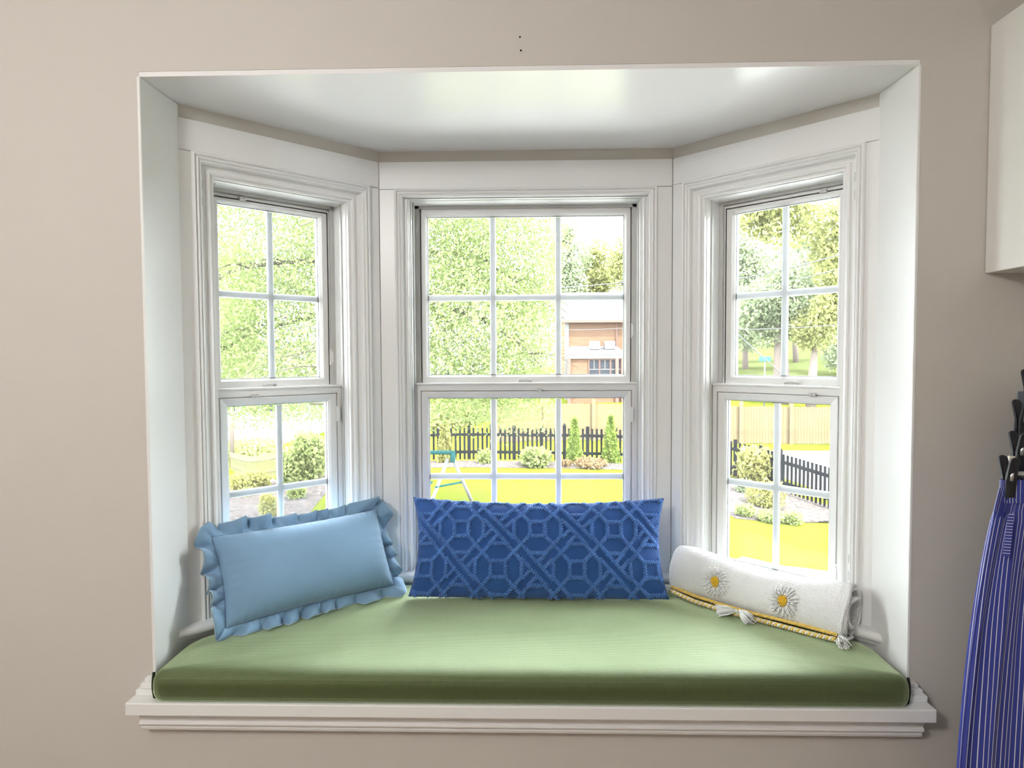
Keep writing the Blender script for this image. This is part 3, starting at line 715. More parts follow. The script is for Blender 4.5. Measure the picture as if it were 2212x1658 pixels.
def clip_hanger(label, px, py, Y, span):
    p = at(px, py, Y); o = empty('clip_hanger', (float(p[0]), Y, float(p[2]))); tag(o, label, 'hanger', 'clip hangers under the cabinet')
    obj('bar', MB().tube([(-.004,0,0),(span+.02,0,0)], .0035, 8), 'blackp', o, smooth=True)
    hy, hz = -.16-Y, Z(.145)-float(p[2]); s2_ = span/2
    obj('hook', MB().tube([(s2_,0,0),(s2_,0,.06),(s2_,hy*.5,hz*.5),(s2_,hy+.012,hz-.03),(s2_,hy+.014,hz),(s2_,hy+.008,hz+.012),(s2_,hy-.004,hz+.014),(s2_,hy-.013,hz+.006),(s2_,hy-.014,hz-.012)], .0025, 8), 'chrome', o, smooth=True)
    for x in (0, span):
        c_ = empty('clip'); c_.parent = o; c_.location = (x, 0, 0)
        for s in (-1, 1):
            pr = []; W_ = .0095
            for k in range(13): a = math.pi*k/12; pr.append((W_*math.cos(a), .034+W_*math.sin(a)))
            pr += [(-W_*.95, 0), (-W_*1.0, -.042), (W_*1.0, -.042), (W_*.95, 0)]
            q = MB(); n = len(pr)
            y_of = lambda z: s*(.007+max(0, z)*.28) if z > -.01 else s*.005
            q.add([(x_, y_of(z)-.003, z) for x_, z in pr]+[(x_, y_of(z)+.003, z) for x_, z in pr], [tuple(range(n))[::-1], tuple(range(n, 2*n))]+[(i, (i+1)%n, n+(i+1)%n, n+i) for i in range(n)])
            j = obj('jaw', q, 'blackp', c_, bevel=.001, rot=(0, 0, 0))
        obj('spring', MB().tube([(-.002,-.0125,-.006),(-.002,-.0135,.006),(.001,-.0135,.016)], .0032, 8), 'chrome', c_, smooth=True)
    return o
tr = trousers('striped_trousers', 'blue and white pinstriped trousers clipped in front of the other clothes', 2163, 1038, -.245, 'stripe', .33, .93, .085, True, 0.0, .010, .007)
wr = MB(); nth_ = 160
wr.grid([[(.165-.168*math.cos(2*math.pi*k/nth_), -(.0105+.0012*math.sin(70*2*math.pi*k/nth_))*(abs(math.sin(2*math.pi*k/nth_))**.7)*(1 if math.sin(2*math.pi*k/nth_) > 0 else -1)*(1.15 if zz < -.04 else 1), zz) for k in range(nth_)] for zz in (.003, .0, -.02, -.040, -.045, -.0455)], True)
wbo = obj('waistband', wr, 'stripe', tr, smooth=True); ul = wbo.data.uv_layers.new(name='UVMap')
for pl in wbo.data.polygons:
    for li, vi in zip(pl.loop_indices, pl.vertices): ul.data[li].uv = ((vi % nth_)*.0047, 0)
wb = MB(); wb.add([(.004,-.0165,-.066),(.014,-.0195,-.066),(.000,-.030,-.150),(-.012,-.026,-.150)], [(0,1,2,3)])
wo_ = obj('pocket_welt', wb, 'stripeh', tr, solid=.002)
ul = wo_.data.uv_layers.new(name='UVMap')
for li, uv in zip(range(4), ((0,0),(0,1),(1,1),(1,0))): ul.data[li].uv = uv
trousers('cream_trousers', 'cream white trousers hanging just behind the striped trousers', 2179, 984, -.18, 'cream', .33, .85, .02)
trousers('black_trousers', 'black trousers hanging between the cream and the grey ones', 2194, 925, -.135, 'blackc', .33, .85, .02)
trousers('grey_trousers', 'slate grey trousers at the very right edge, hanging nearest the wall', 2199, 845, -.09, 'greyc', .33, .85, .02)
clip_hanger('black clip hanger gripping the striped trousers', 2178, 1030, -.245, .30)
clip_hanger('black clip hanger above the cream trousers', 2200, 975, -.18, .28)
clip_hanger('black clip hanger above the black trousers', 2207, 905, -.135, .28)

clip_hanger('black clip hanger gripping the grey trousers nearest the wall', 2226, 838, -.09, .27)

# ------------------------------------------------------------------ unseen ceiling lamp, added behind the camera to fill the room with light
lp = empty('added_ceiling_lamp', (FILL_LAMP_POS[0], FILL_LAMP_POS[1], ZCEIL)); tag(lp, 'round opal glass ceiling lamp added unseen behind the camera as fill light', 'lamp')
obj('fill_lamp_base_plate', MB().tube([(0,0,-.001),(0,0,-.03)], .16, 24), 'chrome', lp, smooth=False)
P = [[(.19*math.sin(math.pi/2*k/8)*math.cos(2*math.pi*j/28), .19*math.sin(math.pi/2*k/8)*math.sin(2*math.pi*j/28), -.03-.09*math.cos(math.pi/2*k/8)) for j in range(28)] for k in range(9)]
obj('fill_lamp_shade', MB().grid(P, True), 'fill_lampglass', lp, smooth=True)
ld = bpy.data.lights.new('fill_lamp_light', 'POINT'); ld.shadow_soft_size = .15; ld.energy = FILL_LAMP_W; ld.color = (1, .985, .98)
lo_ = bpy.data.objects.new('fill_lamp_light', ld); COL.objects.link(lo_); lo_.parent = lp; lo_.location = (0, 0, FILL_LAMP_POS[2]-ZCEIL)

# ------------------------------------------------------------------ the garden: terrain
TC = np.array([(0,1.5,-3.3),(6,1.5,-3.35),(-6,1.5,-3.3),(0,10,-3.3),(6,10,-3.45),(-6,10,-3.35),(6.9,14.8,-3.62),(9,13,-3.75),(4.5,18.6,-3.2),(0,19,-3.1),(-3.5,19,-3.1),
    (-8,21,-3.9),(-13,29,-5.4),(-12,16,-4.0),(0,33,-4.25),(8,33,-4.35),(16,33,-4.4),(12,25,-4.1),(8,20,-3.75),(15,45,-2.9),(22,60,-1.3),(0,46,-3.4),(0,70,-3.4),(-20,45,-6.4),(-30,70,-7.6),(40,40,-3),(40,80,1),(0,110,-4),(-45,25,-8.5),(30,15,-4.5),(25,110,2),(-40,110,-8)], float)
TC[TC[:,1] > 5, 1] -= 1.6
def tps_fit(C_):
    n = len(C_); d = np.linalg.norm(C_[:,None,:2]-C_[None,:,:2], axis=-1)
    K = np.where(d > 0, d**2*np.log(d+1e-9), 0)+np.eye(n)*2.0; Pm = np.c_[np.ones(n), C_[:,:2]]
    A = np.block([[K, Pm], [Pm.T, np.zeros((3,3))]]); return np.linalg.solve(A, np.r_[C_[:,2], 0,0,0])
TW = tps_fit(TC)
def gz(x, y):
    x, y = np.asarray(x, float), np.asarray(y, float)
    d = np.sqrt((x[...,None]-TC[:,0])**2+(y[...,None]-TC[:,1])**2)
    return ZC+(np.where(d > 0, d**2*np.log(d+1e-9), 0)@TW[:-3])+TW[-3]+TW[-2]*x+TW[-1]*y
def ground_at(px, py, lo=4.0, hi=120.0):
    """where the sight line of a pixel meets the terrain"""
    d = FW+RT*((px-1106)/FPX)-UP*((py-829)/FPX); d = d/d[1]
    prev = lo
    for Y in np.arange(lo, hi, .25):
        p = CAM+d*(Y-CAM[1])
        if p[2] < float(gz(p[0], p[1])): return np.array([p[0], p[1], float(gz(p[0], p[1]))])
    p = CAM+d*(hi-CAM[1]); return np.array([p[0], p[1], float(gz(p[0], p[1]))])
xs = np.r_[np.linspace(-70, -16, 14), np.linspace(-14, 20, 52), np.linspace(23, 80, 14)]; ys = np.r_[np.linspace(1.0, 36, 56), np.linspace(38, 130, 24)]
Xg, Yg = np.meshgrid(xs, ys); Zg = gz(Xg, Yg)
lw_ = obj('lawn', MB().grid(np.stack([Xg, Yg, Zg], -1)), 'grass', smooth=True); struct(lw_, 'bright yellow-green lawn of the garden outside', 'lawn')

def strip(name, Fpts, Bpts, material, lift, n=60, k=10):
    def rs(Pq):
        Pq = np.array(Pq, float)[:, :2]; d = np.r_[0, np.cumsum(np.linalg.norm(np.diff(Pq, axis=0), axis=1))]; s_ = np.linspace(0, d[-1], n); return np.c_[np.interp(s_, d, Pq[:,0]), np.interp(s_, d, Pq[:,1])]
    f_, b_ = rs(Fpts), rs(Bpts); g = []
    for q in np.linspace(0, 1, k):
        p = f_*(1-q)+b_*q; z = gz(p[:,0], p[:,1])+lift*(min(1, q*6, (1-q)*6)+.1); g.append(np.c_[p, z])
    return obj(name, MB().grid(np.array(g)), material, smooth=True)
# black picket fence: from the far left round to the near right
FL = [(-15.5,33.5),(-11.5,27.0),(-8.2,21.8),(-5.4,19.6),(-2.0,19.2),(2.5,18.9),(4.9,18.6),(6.0,17.4),(6.6,16.0),(7.1,14.6),(7.6,13.4)]
FL = [(x_, y_-1.15) for x_, y_ in FL]
front = [ground_at(*q)[:2] for q in ((560,1230),(655,1132),(705,1068),(800,1030),(925,1012),(1130,1013),(1350,1016),(1500,1070),(1590,1122),(1650,1130),(1700,1134),(1790,1132),(1850,1140))]
back = [(x_, y_-1.6) for x_, y_ in [(-14.5,25),(-9.5,21.5),(-6.2,19.9),(-3.0,19.5),(0,19.4),(3,19.1),(5.2,18.8),(6.4,17.4),(7.2,16.0),(7.8,14.4),(8.2,13.2)]]
mu = strip('mulch_bed', front, back, 'mulch', .06, 80, 14); struct(mu, 'grey-brown bark mulch bed along the black fence', 'flower bed')
sf = [ground_at(*q)[:2] for q in ((1640,1010),(1700,1035),(1800,1075),(1900,1110))]; sb_ = [ground_at(*q)[:2] for q in ((1600,973),(1700,973),(1800,974),(1900,976))]
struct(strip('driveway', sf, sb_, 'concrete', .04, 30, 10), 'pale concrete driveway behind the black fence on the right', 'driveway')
pt = [(-1,1.2),(8,1.2)]; pt2 = [(-1,2.0),(8,8.6)]
te = [ground_at(1690, 1229)[:2], ground_at(1800, 1241)[:2]]
tf = [(-6.0, .95), (te[0][0]-1, .95), (te[0][0]+2, .95), (8.5, .95)]; tbk = [(-6.0, 6.4), (te[0][0]-2.5, te[0][1]-.2), te[0], (te[1][0]+2.5, te[1][1]-.8)]
tb = strip('terrace', tf, tbk, 'patio', .05, 40, 8); struct(tb, 'white concrete terrace below the right window, extended unseen to bounce light into the bay', 'terrace')

M['verge'] = mat('verge_grass_painted_shade', (.030, .036, .013), .95, 0, (10, .4, .05), (.3, .2))  # grass colour darkened to paint in the shade under the trees
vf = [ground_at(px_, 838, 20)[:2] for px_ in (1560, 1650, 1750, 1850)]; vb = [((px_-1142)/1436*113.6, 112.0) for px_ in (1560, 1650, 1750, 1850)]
struct(strip('painted_shade_verge', vf, vb, 'verge', .25, 30, 60), 'green grass verge in the right window, shade of the street trees painted into its colour', 'grass')
def along(poly, step):
    Pq = np.array(poly, float); d = np.r_[0, np.cumsum(np.linalg.norm(np.diff(Pq, axis=0), axis=1))]; out = []
    for s_ in np.arange(0, d[-1], step):
        x, y = np.interp(s_, d, Pq[:,0]), np.interp(s_, d, Pq[:,1]); x2, y2 = np.interp(min(s_+.05, d[-1]), d, Pq[:,0]), np.interp(min(s_+.05, d[-1]), d, Pq[:,1])
        out.append((x, y, math.atan2(y2-y, x2-x)))
    return out
def share(name, me, parent, loc, rz):
    o = link(bpy.data.objects.new(name, me), parent); o.location = loc; o.rotation_euler = (0, 0, rz); return o
def mesh_of(name, mb, material):
    me = bpy.data.meshes.new(name); me.from_pydata(mb.v, [], mb.f); me.materials.append(M[material]); me.update(); return me
def in_view(x, y, z):
    v = np.array([x, y, z])-CAM; zz = v@FW
    px, py = 1106+FPX*(v@RT)/zz, 829-FPX*(v@UP)/zz
    return (450 < px < 735 or 900 < px < 1385 or 1560 < px < 1835) and py < 1320
M['sunlit_picket'] = mat('picket_painted_sunlight', (.085, .080, .045), .85, 0, None, (3, .2))  # sunlight on the pickets put into a pale base colour
HF = 1.0
fe = empty('picket_fence', (0, 17.5, float(gz(0, 17.5)))); tag(fe, 'black picket fence curving round the back of the garden', 'fence')
fx, fy, fz0 = fe.location
pk = mesh_of('picket', MB().box(-.029, .029, -.011, .011, .06, HF), 'blackfence')
psb = MB().box(-.048, .048, -.048, .048, -.1, HF+.06); psb.add([(-.06,-.06,HF+.06),(.06,-.06,HF+.06),(.06,.06,HF+.06),(-.06,.06,HF+.06),(0,0,HF+.17)], [(0,3,2,1),(0,1,4),(1,2,4),(2,3,4),(3,0,4)])
po = mesh_of('fence_post', psb, 'blackfence'); pw = mesh_of('picket', MB().box(-.050, .050, -.013, .013, .06, HF+.07), 'blackfence')
FB = [q for q in FL if q[0] >= -5.5]; FW_ = FL[:4]
st_ = along(FB, .135); npk = 0
for k, (x, y, a) in enumerate(st_):
    z = float(gz(x, y))
    if not in_view(x, y, z+.5) or npk > 285: continue
    npk += 1
    if k % 16 == 0: share('fence_post', po, fe, (x-fx, y-fy, z-fz0), a)
    elif k % 16 in (5, 11) and y > 15.4: share('picket', pw, fe, (x-fx, y-fy, z-fz0), a)
    else: share('picket', pk, fe, (x-fx, y-fy, z-fz0), a)
for hz in (.28, .80):
    r_ = MB(); pts = along(FB, .5)
    for (x, y, a), (x2, y2, a2) in zip(pts[:-1], pts[1:]):
        nx, ny = -math.sin(a)*.03, math.cos(a)*.03
        z, z2 = float(gz(x, y))+hz, float(gz(x2, y2))+hz
        q = [(x-nx-fx, y-ny-fy), (x+nx-fx, y+ny-fy)]; q2 = [(x2-nx-fx, y2-ny-fy), (x2+nx-fx, y2+ny-fy)]
        r_.add([(*q[0], z-.04-fz0),(*q[1], z-.04-fz0),(*q[1], z+.04-fz0),(*q[0], z+.04-fz0),(*q2[0], z2-.04-fz0),(*q2[1], z2-.04-fz0),(*q2[1], z2+.04-fz0),(*q2[0], z2+.04-fz0)],
               [(0,1,5,4),(1,2,6,5),(2,3,7,6),(3,0,4,7)])
    obj('fence_rail', r_, 'blackfence', fe)
of = empty('painted_sunlight_fence', (-8.2, 20.2, float(gz(-8.2, 20.2)))); tag(of, 'picket fence sloping away in the left window, sunlight painted into its pale colour', 'fence')
wx_, wy_, wz_ = of.location; opk = mesh_of('picket', MB().box(-.042, .042, -.012, .012, .05, .95), 'sunlit_picket')
for (x, y, a) in along(FW_, .26):
    z = float(gz(x, y))
    if in_view(x, y, z+.5): share('picket', opk, of, (x-wx_, y-wy_, z-wz_+random.uniform(-.02, .02)), a)
for hz in (.25, .72):
    pts = along(FW_, 1.0); obj('fence_rail', MB().tube([(x-wx_, y+.04-wy_, float(gz(x, y))+hz-wz_) for x, y, a in pts], .04, 4), 'sunlit_picket', of)
# cedar privacy fence
cf = empty('cedar_fence', (7, 31.4, float(gz(7, 31.4)))); tag(cf, 'tall tan cedar board fence beyond the black picket fence', 'fence')
bd = mesh_of('fence_board', MB().box(-.066, .066, -.01, .01, .03, 1.85), 'cedar'); cpst = mesh_of('fence_post', MB().box(-.09, .09, -.12, .02, 0, 2.1), 'cedar')
ox_, oy_, oz_ = cf.location
for k, x in enumerate(np.arange(-1.6, 17.0, .142)):
    y = 31.4+.15*math.sin(x*.3); z = float(gz(x, y))
    if k % 17 == 0: share('fence_post', cpst, cf, (x-ox_, y-oy_, z-oz_), 0)
    else: share('fence_board', bd, cf, (x-ox_, y-oy_, z-oz_+random.uniform(-.02,.02)), 0)
r_ = MB()
for hz in (.4, 1.5):
    pts = np.arange(-1.6, 17.0, 1.0)
    r_.tube([(x-ox_, 31.4+.08-oy_+.15*math.sin(x*.3), float(gz(x, 31.4))+hz-oz_) for x in pts], .045, 4)
obj('fence_rail', r_, 'cedar', cf)

# ------------------------------------------------------------------ plants
def leaves(P, size, ratio=.5, droop=0.0, flat=0.0):
    """one small folded leaf at each point; returns a mesh builder"""
    P = np.asarray(P); n = len(P)
    d = rng.normal(size=(n,3)); d[:,2] = d[:,2]*(1-flat)-droop; d /= np.linalg.norm(d, axis=1)[:,None]
    a = rng.normal(size=(n,3)); s_ = np.cross(d, a); s_ /= np.linalg.norm(s_, axis=1)[:,None]+1e-9
    L_ = size*rng.uniform(.7, 1.3, n)[:,None]
    v0 = P; v1 = P+d*L_*.5+s_*L_*ratio*.5; v2 = P+d*L_; v3 = P+d*L_*.5-s_*L_*ratio*.5
    V = np.stack([v0, v1, v2, v3], 1).reshape(-1,3)
    return V
def leaf_obj(name, V, material, parent):
    n = len(V)//4; me = bpy.data.meshes.new(name)
    me.vertices.add(len(V)); me.vertices.foreach_set('co', V.astype(np.float32).ravel())
    me.loops.add(4*n); me.loops.foreach_set('vertex_index', np.arange(4*n, dtype=np.int32))
    me.polygons.add(n); me.polygons.foreach_set('loop_start', np.arange(0, 4*n, 4, dtype=np.int32))
    me.materials.append(M[material]); me.update(calc_edges=True)
    o = link(bpy.data.objects.new(name, me), parent); o['kind'] = 'stuff'; return o
def blob(n, c, r, shell=.55):
    d = rng.normal(size=(n,3)); d /= np.linalg.norm(d, axis=1)[:,None]
    q = (shell+(1-shell)*rng.random(n)**.6)[:,None]
    return np.array(c)+d*q*np.array(r)
def shrub(name, label, px, py, h_px, w_px, material, n, leaf, shape='round', group='garden shrubs', cat='shrub', lobes=5):
    g = ground_at(px, py); s_ = (g[1]-CAM[1])/FPX; h, w_ = h_px*s_, w_px*s_
    o = empty(name, tuple(map(float, g))); tag(o, label, cat, group)
    if shape == 'cone':
        t_ = rng.random(n)**1.25; th = rng.uniform(0, 2*math.pi, n); rr = w_/2*(1-t_)**.75*(.82+.22*np.sin(th*5+t_*9))*(.7+.3*rng.random(n)**.5)*np.minimum(1, (t_+.10)*6)
        P = np.c_[rr*np.cos(th), rr*np.sin(th), t_*h]; V = leaves(P, leaf, .5, -.8)
    elif shape == 'spike':
        V = []
        for k in range(n):
            a = rng.uniform(0, 2*math.pi); r0 = rng.random()*w_*.2; b0 = np.array([r0*math.cos(a), r0*math.sin(a), 0]); tp_ = b0+np.array([math.cos(a)*w_*.3*rng.random(), math.sin(a)*w_*.3*rng.random(), h*rng.uniform(.7,1)])
            s2 = np.array([-math.sin(a), math.cos(a), 0])*leaf; V += [b0-s2, b0+s2, tp_+s2*.15, tp_-s2*.15]
        V = np.array(V)
    else:
        Ps = []
        for k in range(lobes):
            a = 2*math.pi*k/lobes; Ps.append(blob(n//lobes, (w_*.22*math.cos(a), w_*.22*math.sin(a), h*(.5+.08*math.sin(3*k))), (w_*.30, w_*.30, h*.46), .5))
        P = np.vstack(Ps); P = P[P[:,2] > .02]; V = leaves(P, leaf, .55)
    leaf_obj('foliage', V, material, o)
    s3 = MB(); 
    for k in range(4 if shape != 'cone' else 1):
        a = 2*math.pi*k/4; s3.tube([(0,0,-.05), (w_*.08*math.cos(a), w_*.08*math.sin(a), h*.25), (w_*.18*math.cos(a)*(shape != 'cone'), w_*.18*math.sin(a)*(shape != 'cone'), h*.6)], [.02,.016,.008], 5)
    if shape != 'spike': obj('stem', s3, 'bark', o, smooth=True)
    return o
shrub('arborvitae', 'left one of the two slim green arborvitae beside the rust shrub', 1241, 1004, 98, 36, 'leaf_arb', 3200, .10, 'cone', 'arborvitae along the fence')
shrub('arborvitae', 'slim green arborvitae at the right side of the middle window', 1319, 1005, 102, 40, 'leaf_arb', 3200, .10, 'cone', 'arborvitae along the fence')
shrub('arborvitae', 'yellow-green arborvitae behind the swing set', 962, 1003, 92, 40, 'leaf_gold', 2600, .10, 'cone', 'arborvitae along the fence')
shrub('hydrangea_bush', 'round light green leafy bush before the middle of the fence', 1157, 1009, 42, 66, 'leaf_shrub', 1500, .13)
shrub('rust_shrub', 'low rust coloured shrub between the two slim arborvitae', 1275, 1010, 20, 70, 'leaf_rust', 1200, .09)
shrub('rust_shrub', 'small rust shrub at the foot of the left slim arborvitae', 1222, 1009, 16, 30, 'leaf_rust', 500, .08)
shrub('fence_shrub', 'small pale green shrub on the fence behind the left muntin', 1048, 1006, 34, 34, 'leaf_shrub', 700, .10)
shrub('golden_shrub', 'big golden shrub at the fence in the right window', 1632, 1050, 88, 82, 'leaf_gold', 2600, .11)
shrub('iris_clump', 'spiky green iris clump beside the golden shrub', 1668, 1040, 46, 34, 'leaf_iris', 60, .022, 'spike')
shrub('pink_flowers', 'pink blossoming plant left of the golden shrub', 1597, 1035, 42, 34, 'leaf_pink', 700, .06)
shrub('yellow_shrub', 'spreading yellow-green shrub below the right window muntin', 1655, 1100, 62, 82, 'leaf_gold', 1800, .08)
shrub('dark_shrub', 'small dark green shrub under the pink blossoms', 1606, 1070, 36, 34, 'leaf_far', 700, .07)
shrub('ground_cover', 'round green mound at the lawn edge, leftmost in the right window', 1610, 1120, 28, 42, 'leaf_shrub', 900, .06)
shrub('ground_cover', 'low green mound at the lawn edge behind the right muntin', 1665, 1129, 26, 60, 'leaf_shrub', 1000, .06)
shrub('ground_cover', 'green mound at the lawn edge, rightmost in the right window', 1712, 1132, 26, 44, 'leaf_shrub', 900, .06)
shrub('fence_bush', 'tall light green bush on the fence in the left window', 668, 1040, 112, 80, 'leaf_shrub', 2600, .13)
shrub('fence_bush', 'leafy green bush left of the tall one in the left window', 624, 1052, 80, 52, 'leaf_shrub', 1600, .12)
shrub('golden_shrub', 'low golden shrub before the picket fence in the left window', 540, 1062, 44, 90, 'leaf_gold', 1700, .10)
shrub('bed_shrub', 'small green shrub on the mulch in the left window', 640, 1082, 30, 40, 'leaf_shrub', 700, .08)
shrub('bed_shrub', 'tiny green shrub on the mulch left of the muntin', 534, 1078, 22, 36, 'leaf_shrub', 600, .08)
shrub('golden_plant', 'golden leafed plant on the mulch above the ruffled pillow', 580, 1128, 60, 40, 'leaf_gold', 900, .07)
shrub('lawn_hedge', 'yellow meadow hedge beyond the fence in the left window', 545, 985, 40, 150, 'leaf_yel', 2200, .22)

# the big drooping oak between the left and the middle window
def tree_skeleton(root_, base_z, top_z, r0, n_br, reach, droop, seed):
    rg = np.random.default_rng(seed); segs = []; tips = []
    trunk = [np.array([root_[0]+.1*math.sin(k), root_[1]+.1*math.cos(k*1.3), base_z+(top_z-base_z)*k/8]) for k in range(9)]
    segs.append((trunk, [r0*(1-.8*k/8) for k in range(9)]))
    for b_ in range(n_br):
        f_ = .30+.66*b_/n_br; a = b_*2.399+rg.uniform(-.3,.3); p = trunk[0]+(trunk[-1]-trunk[0])*f_; ln = reach*(1.15-.55*f_)*rg.uniform(.8,1.1)
        pts = [p+np.array([math.cos(a)*ln*q, math.sin(a)*ln*q, ln*(.30*q-droop*q*q)+rg.normal()*.05]) for q in np.linspace(0, 1, 9)]
        segs.append((pts, [r0*.26*(1-.85*q) for q in np.linspace(0, 1, 9)]))
        for t_ in range(9):
            q = .25+.75*t_/9; i = min(7, int(q*8)); p2 = pts[i]+(pts[i+1]-pts[i])*(q*8-i); a2 = a+rg.choice([-1, 1])*rg.uniform(.5,1.2); l2 = ln*.34*rg.uniform(.6,1.2)
            pp_ = [p2+np.array([math.cos(a2)*l2*w_, math.sin(a2)*l2*w_, l2*(.15*w_-.45*w_*w_)]) for w_ in np.linspace(0, 1, 5)]
            segs.append((pp_, [r0*.07*(1-.8*w_) for w_ in np.linspace(0, 1, 5)])); tips += pp_[1:]
        tips += pts[3:]
    return segs, np.array(tips)
oak = empty('oak_tree', (-2.75, 9.6, float(gz(-2.75, 9.6)))); tag(oak, 'large drooping oak tree close outside the left and middle windows', 'tree')
OB = np.array(oak.location); zg = float(OB[2])
segs, tips = tree_skeleton((-2.75, 9.6), zg-.1, Z(6.0), .20, 22, 4.3, .62, 5)
tk = MB(); br_ = MB()
for k, (p_, r_) in enumerate(segs):
    if k and np.min(np.array(p_)[:,2]) < Z(-1.0): continue
    (tk if k == 0 else br_).tube(np.array(p_)-OB, r_, 8 if k == 0 else 5)
obj('trunk', tk, 'bark', oak, smooth=True); obj('branches', br_, 'bark', oak, smooth=True)
tips = tips[(tips[:,2] < Z(4.2))]
P = np.repeat(tips, 170, 0)+rng.normal(size=(len(tips)*170, 3))*np.array([.48,.48,.36])
cl = []
for (x0, x1, y0, y1, n_) in ((440,720,420,700,200),(440,700,700,850,90),(905,1215,450,640,230),(905,1190,640,850,200),(1070,1212,610,770,80),(925,1150,850,905,26),(480,720,850,890,16)):
    for k in range(n_):
        Yc = rng.uniform(8.2, 11.8); cl.append(at(rng.uniform(x0, x1), rng.uniform(y0, y1), Yc))
cl = np.array(cl)
P = np.vstack([P[rng.random(len(P)) < .75], np.repeat(cl, 95, 0)+rng.normal(size=(len(cl)*95, 3))*np.array([.26,.30,.20])])
vv = P-CAM; zz_ = vv@FW; pxx = 1106+FPX*(vv@RT)/zz_; pyy = 829-FPX*(vv@UP)/zz_
keep = (P[:,1] > 7.0) & (P[:,2] > Z(-1.3)) & ((pxx < 1212) | ((pyy < 540) & (rng.random(len(P)) < .4)))
leaf_obj('foliage', leaves(P[keep]-OB, .066, .42, .35), 'leaf_oak', oak)

def far_tree(name, label, px, py_base, Y, crowns, material, leaf, n, trunk_r=.25, trunk_mat='barkpale', group='trees across the street'):
    """crowns: list of (px,py,rx_px,ry_px) in the photo at distance Y"""
    b_ = at(px, py_base, Y); gz_ = float(gz(b_[0], b_[1])); o = empty(name, (float(b_[0]), Y, gz_)); tag(o, label, 'tree', group)
    org = np.array([b_[0], Y, gz_]); s_ = (Y-CAM[1])/FPX; Ps = []
    tot = sum(c_[2]*c_[3] for c_ in crowns)
    for (cx_, cy_, rx, ry) in crowns:
        c0 = at(cx_, cy_, Y)-org; r3 = (rx*s_, .8*rx*s_, ry*s_); nl = max(1, int(1.9*n*rx*ry/tot)); k = 9
        for q in range(k):
            d = rng.normal(size=3); d /= np.linalg.norm(d); cc = c0+d*np.array(r3)*.55; Ps.append(blob(nl//k, cc, np.array(r3)*.52, .4))
    leaf_obj('foliage', leaves(np.vstack(Ps), leaf*.74, .6), material, o)
    top = at(crowns[0][0], crowns[0][1], Y)-org
    obj('trunk', MB().tube([(0,0,-.3), top*.35*np.array([.6,.6,1]), top*.7, top], [trunk_r, trunk_r*.8, trunk_r*.5, trunk_r*.15], 8), trunk_mat, o, smooth=True)
far_tree('street_tree', 'thick-trunked tree left of the muntin in the right window', 1690, 815, 42, [(1680,640,90,110),(1640,700,60,60)], 'leaf_far', .34, 5200, .62)
far_tree('street_tree', 'straight pale-trunked tree right of the muntin in the right window', 1752, 815, 40, [(1765,690,62,70),(1800,620,50,90)], 'leaf_yel', .32, 4200, .36)
far_tree('maple_tree', 'bright yellow maple filling the top of the right window', 1830, 800, 34, [(1850,470,60,60),(1720,470,130,70),(1640,450,90,60),(1800,520,60,60)], 'leaf_yel', .30, 6500, .3)
far_tree('hill_tree', 'dense green tree at the far right edge of the right window', 1850, 800, 52, [(1815,720,50,80),(1760,560,80,90)], 'leaf_far', .42, 4200, .3)
far_tree('hill_tree', 'green tree low behind the street in the right window', 1610, 790, 58, [(1610,640,70,130),(1580,520,60,80)], 'leaf_far', .45, 4500, .3)
far_tree('hill_tree', 'pale green tree filling the middle of the right window', 1720, 800, 62, [(1700,590,75,80),(1770,640,60,90)], 'leaf_far', .48, 5200, .3)
far_tree('roof_tree', 'tall green tree behind the left end of the brick house', 1230, 700, 68, [(1240,580,55,75),(1225,520,30,40)], 'leaf_far', .48, 3600, .3, 'bark', 'trees behind the brick house')
far_tree('roof_tree', 'yellow-green tree behind the middle of the brick house', 1300, 700, 72, [(1300,575,50,62),(1268,600,38,45)], 'leaf_yel', .48, 3800, .3, 'bark', 'trees behind the brick house')
far_tree('roof_tree', 'yellow tree behind the right end of the brick house', 1360, 700, 66, [(1352,570,42,62),(1400,560,50,60)], 'leaf_yel', .48, 3200, .3, 'bark', 'trees behind the brick house')
far_tree('meadow_tree', 'yellow-green tree between the picket fence and the cedar fence', 960, 900, 27, [(960,905,48,38),(1030,890,40,30)], 'leaf_yel', .22, 3600, .15, 'bark', 'trees behind the picket fence')
far_tree('meadow_tree', 'loose yellow tree beyond the garden in the left window', 500, 960, 34, [(505,640,60,150),(520,760,50,70)], 'leaf_yel', .26, 4200, .13, 'barkpale', 'trees behind the picket fence')

# ------------------------------------------------------------------ brick house across the way
Yh = 46.0; hx0 = float(at(1222, 700, Yh)[0]); ze = float(at(1300, 692, Yh)[2]); hx1 = hx0+9.0; hz0 = float(gz(hx0+3, Yh))-1
hs_ = empty('brick_house', (hx0, Yh, hz0)); tag(hs_, 'red brick house with a pale shingle roof seen through the middle window', 'house')
W_ = 9.0; hh = ze-hz0
obj('wall', MB().box(0, W_, 0, 8, 0, hh), 'brick', hs_)
zr = float(at(1300, 634, Yh+4)[2])-hz0
rf_ = MB(); rf_.add([(-.45,-.5,hh-.05),(W_+.4,-.5,hh-.05),(W_+.4,4,zr),(-.45,4,zr),(W_+.4,8.5,hh-.05),(-.45,8.5,hh-.05)], [(0,1,2,3),(3,2,4,5)]); obj('roof', rf_, 'roof', hs_, solid=.18)
obj('gutter', MB().box(-.5, W_+.45, -.62, -.48, hh-.16, hh+.0), 'rosewood', hs_)
obj('corner_trim', MB().box(-.06, .22, -.06, .2, 0, hh-.05), 'fascia', hs_)
obj('downpipe', MB().tube([(3.62,-.12,0),(3.62,-.12,hh-.1)], .06, 6), 'rosewood', hs_)
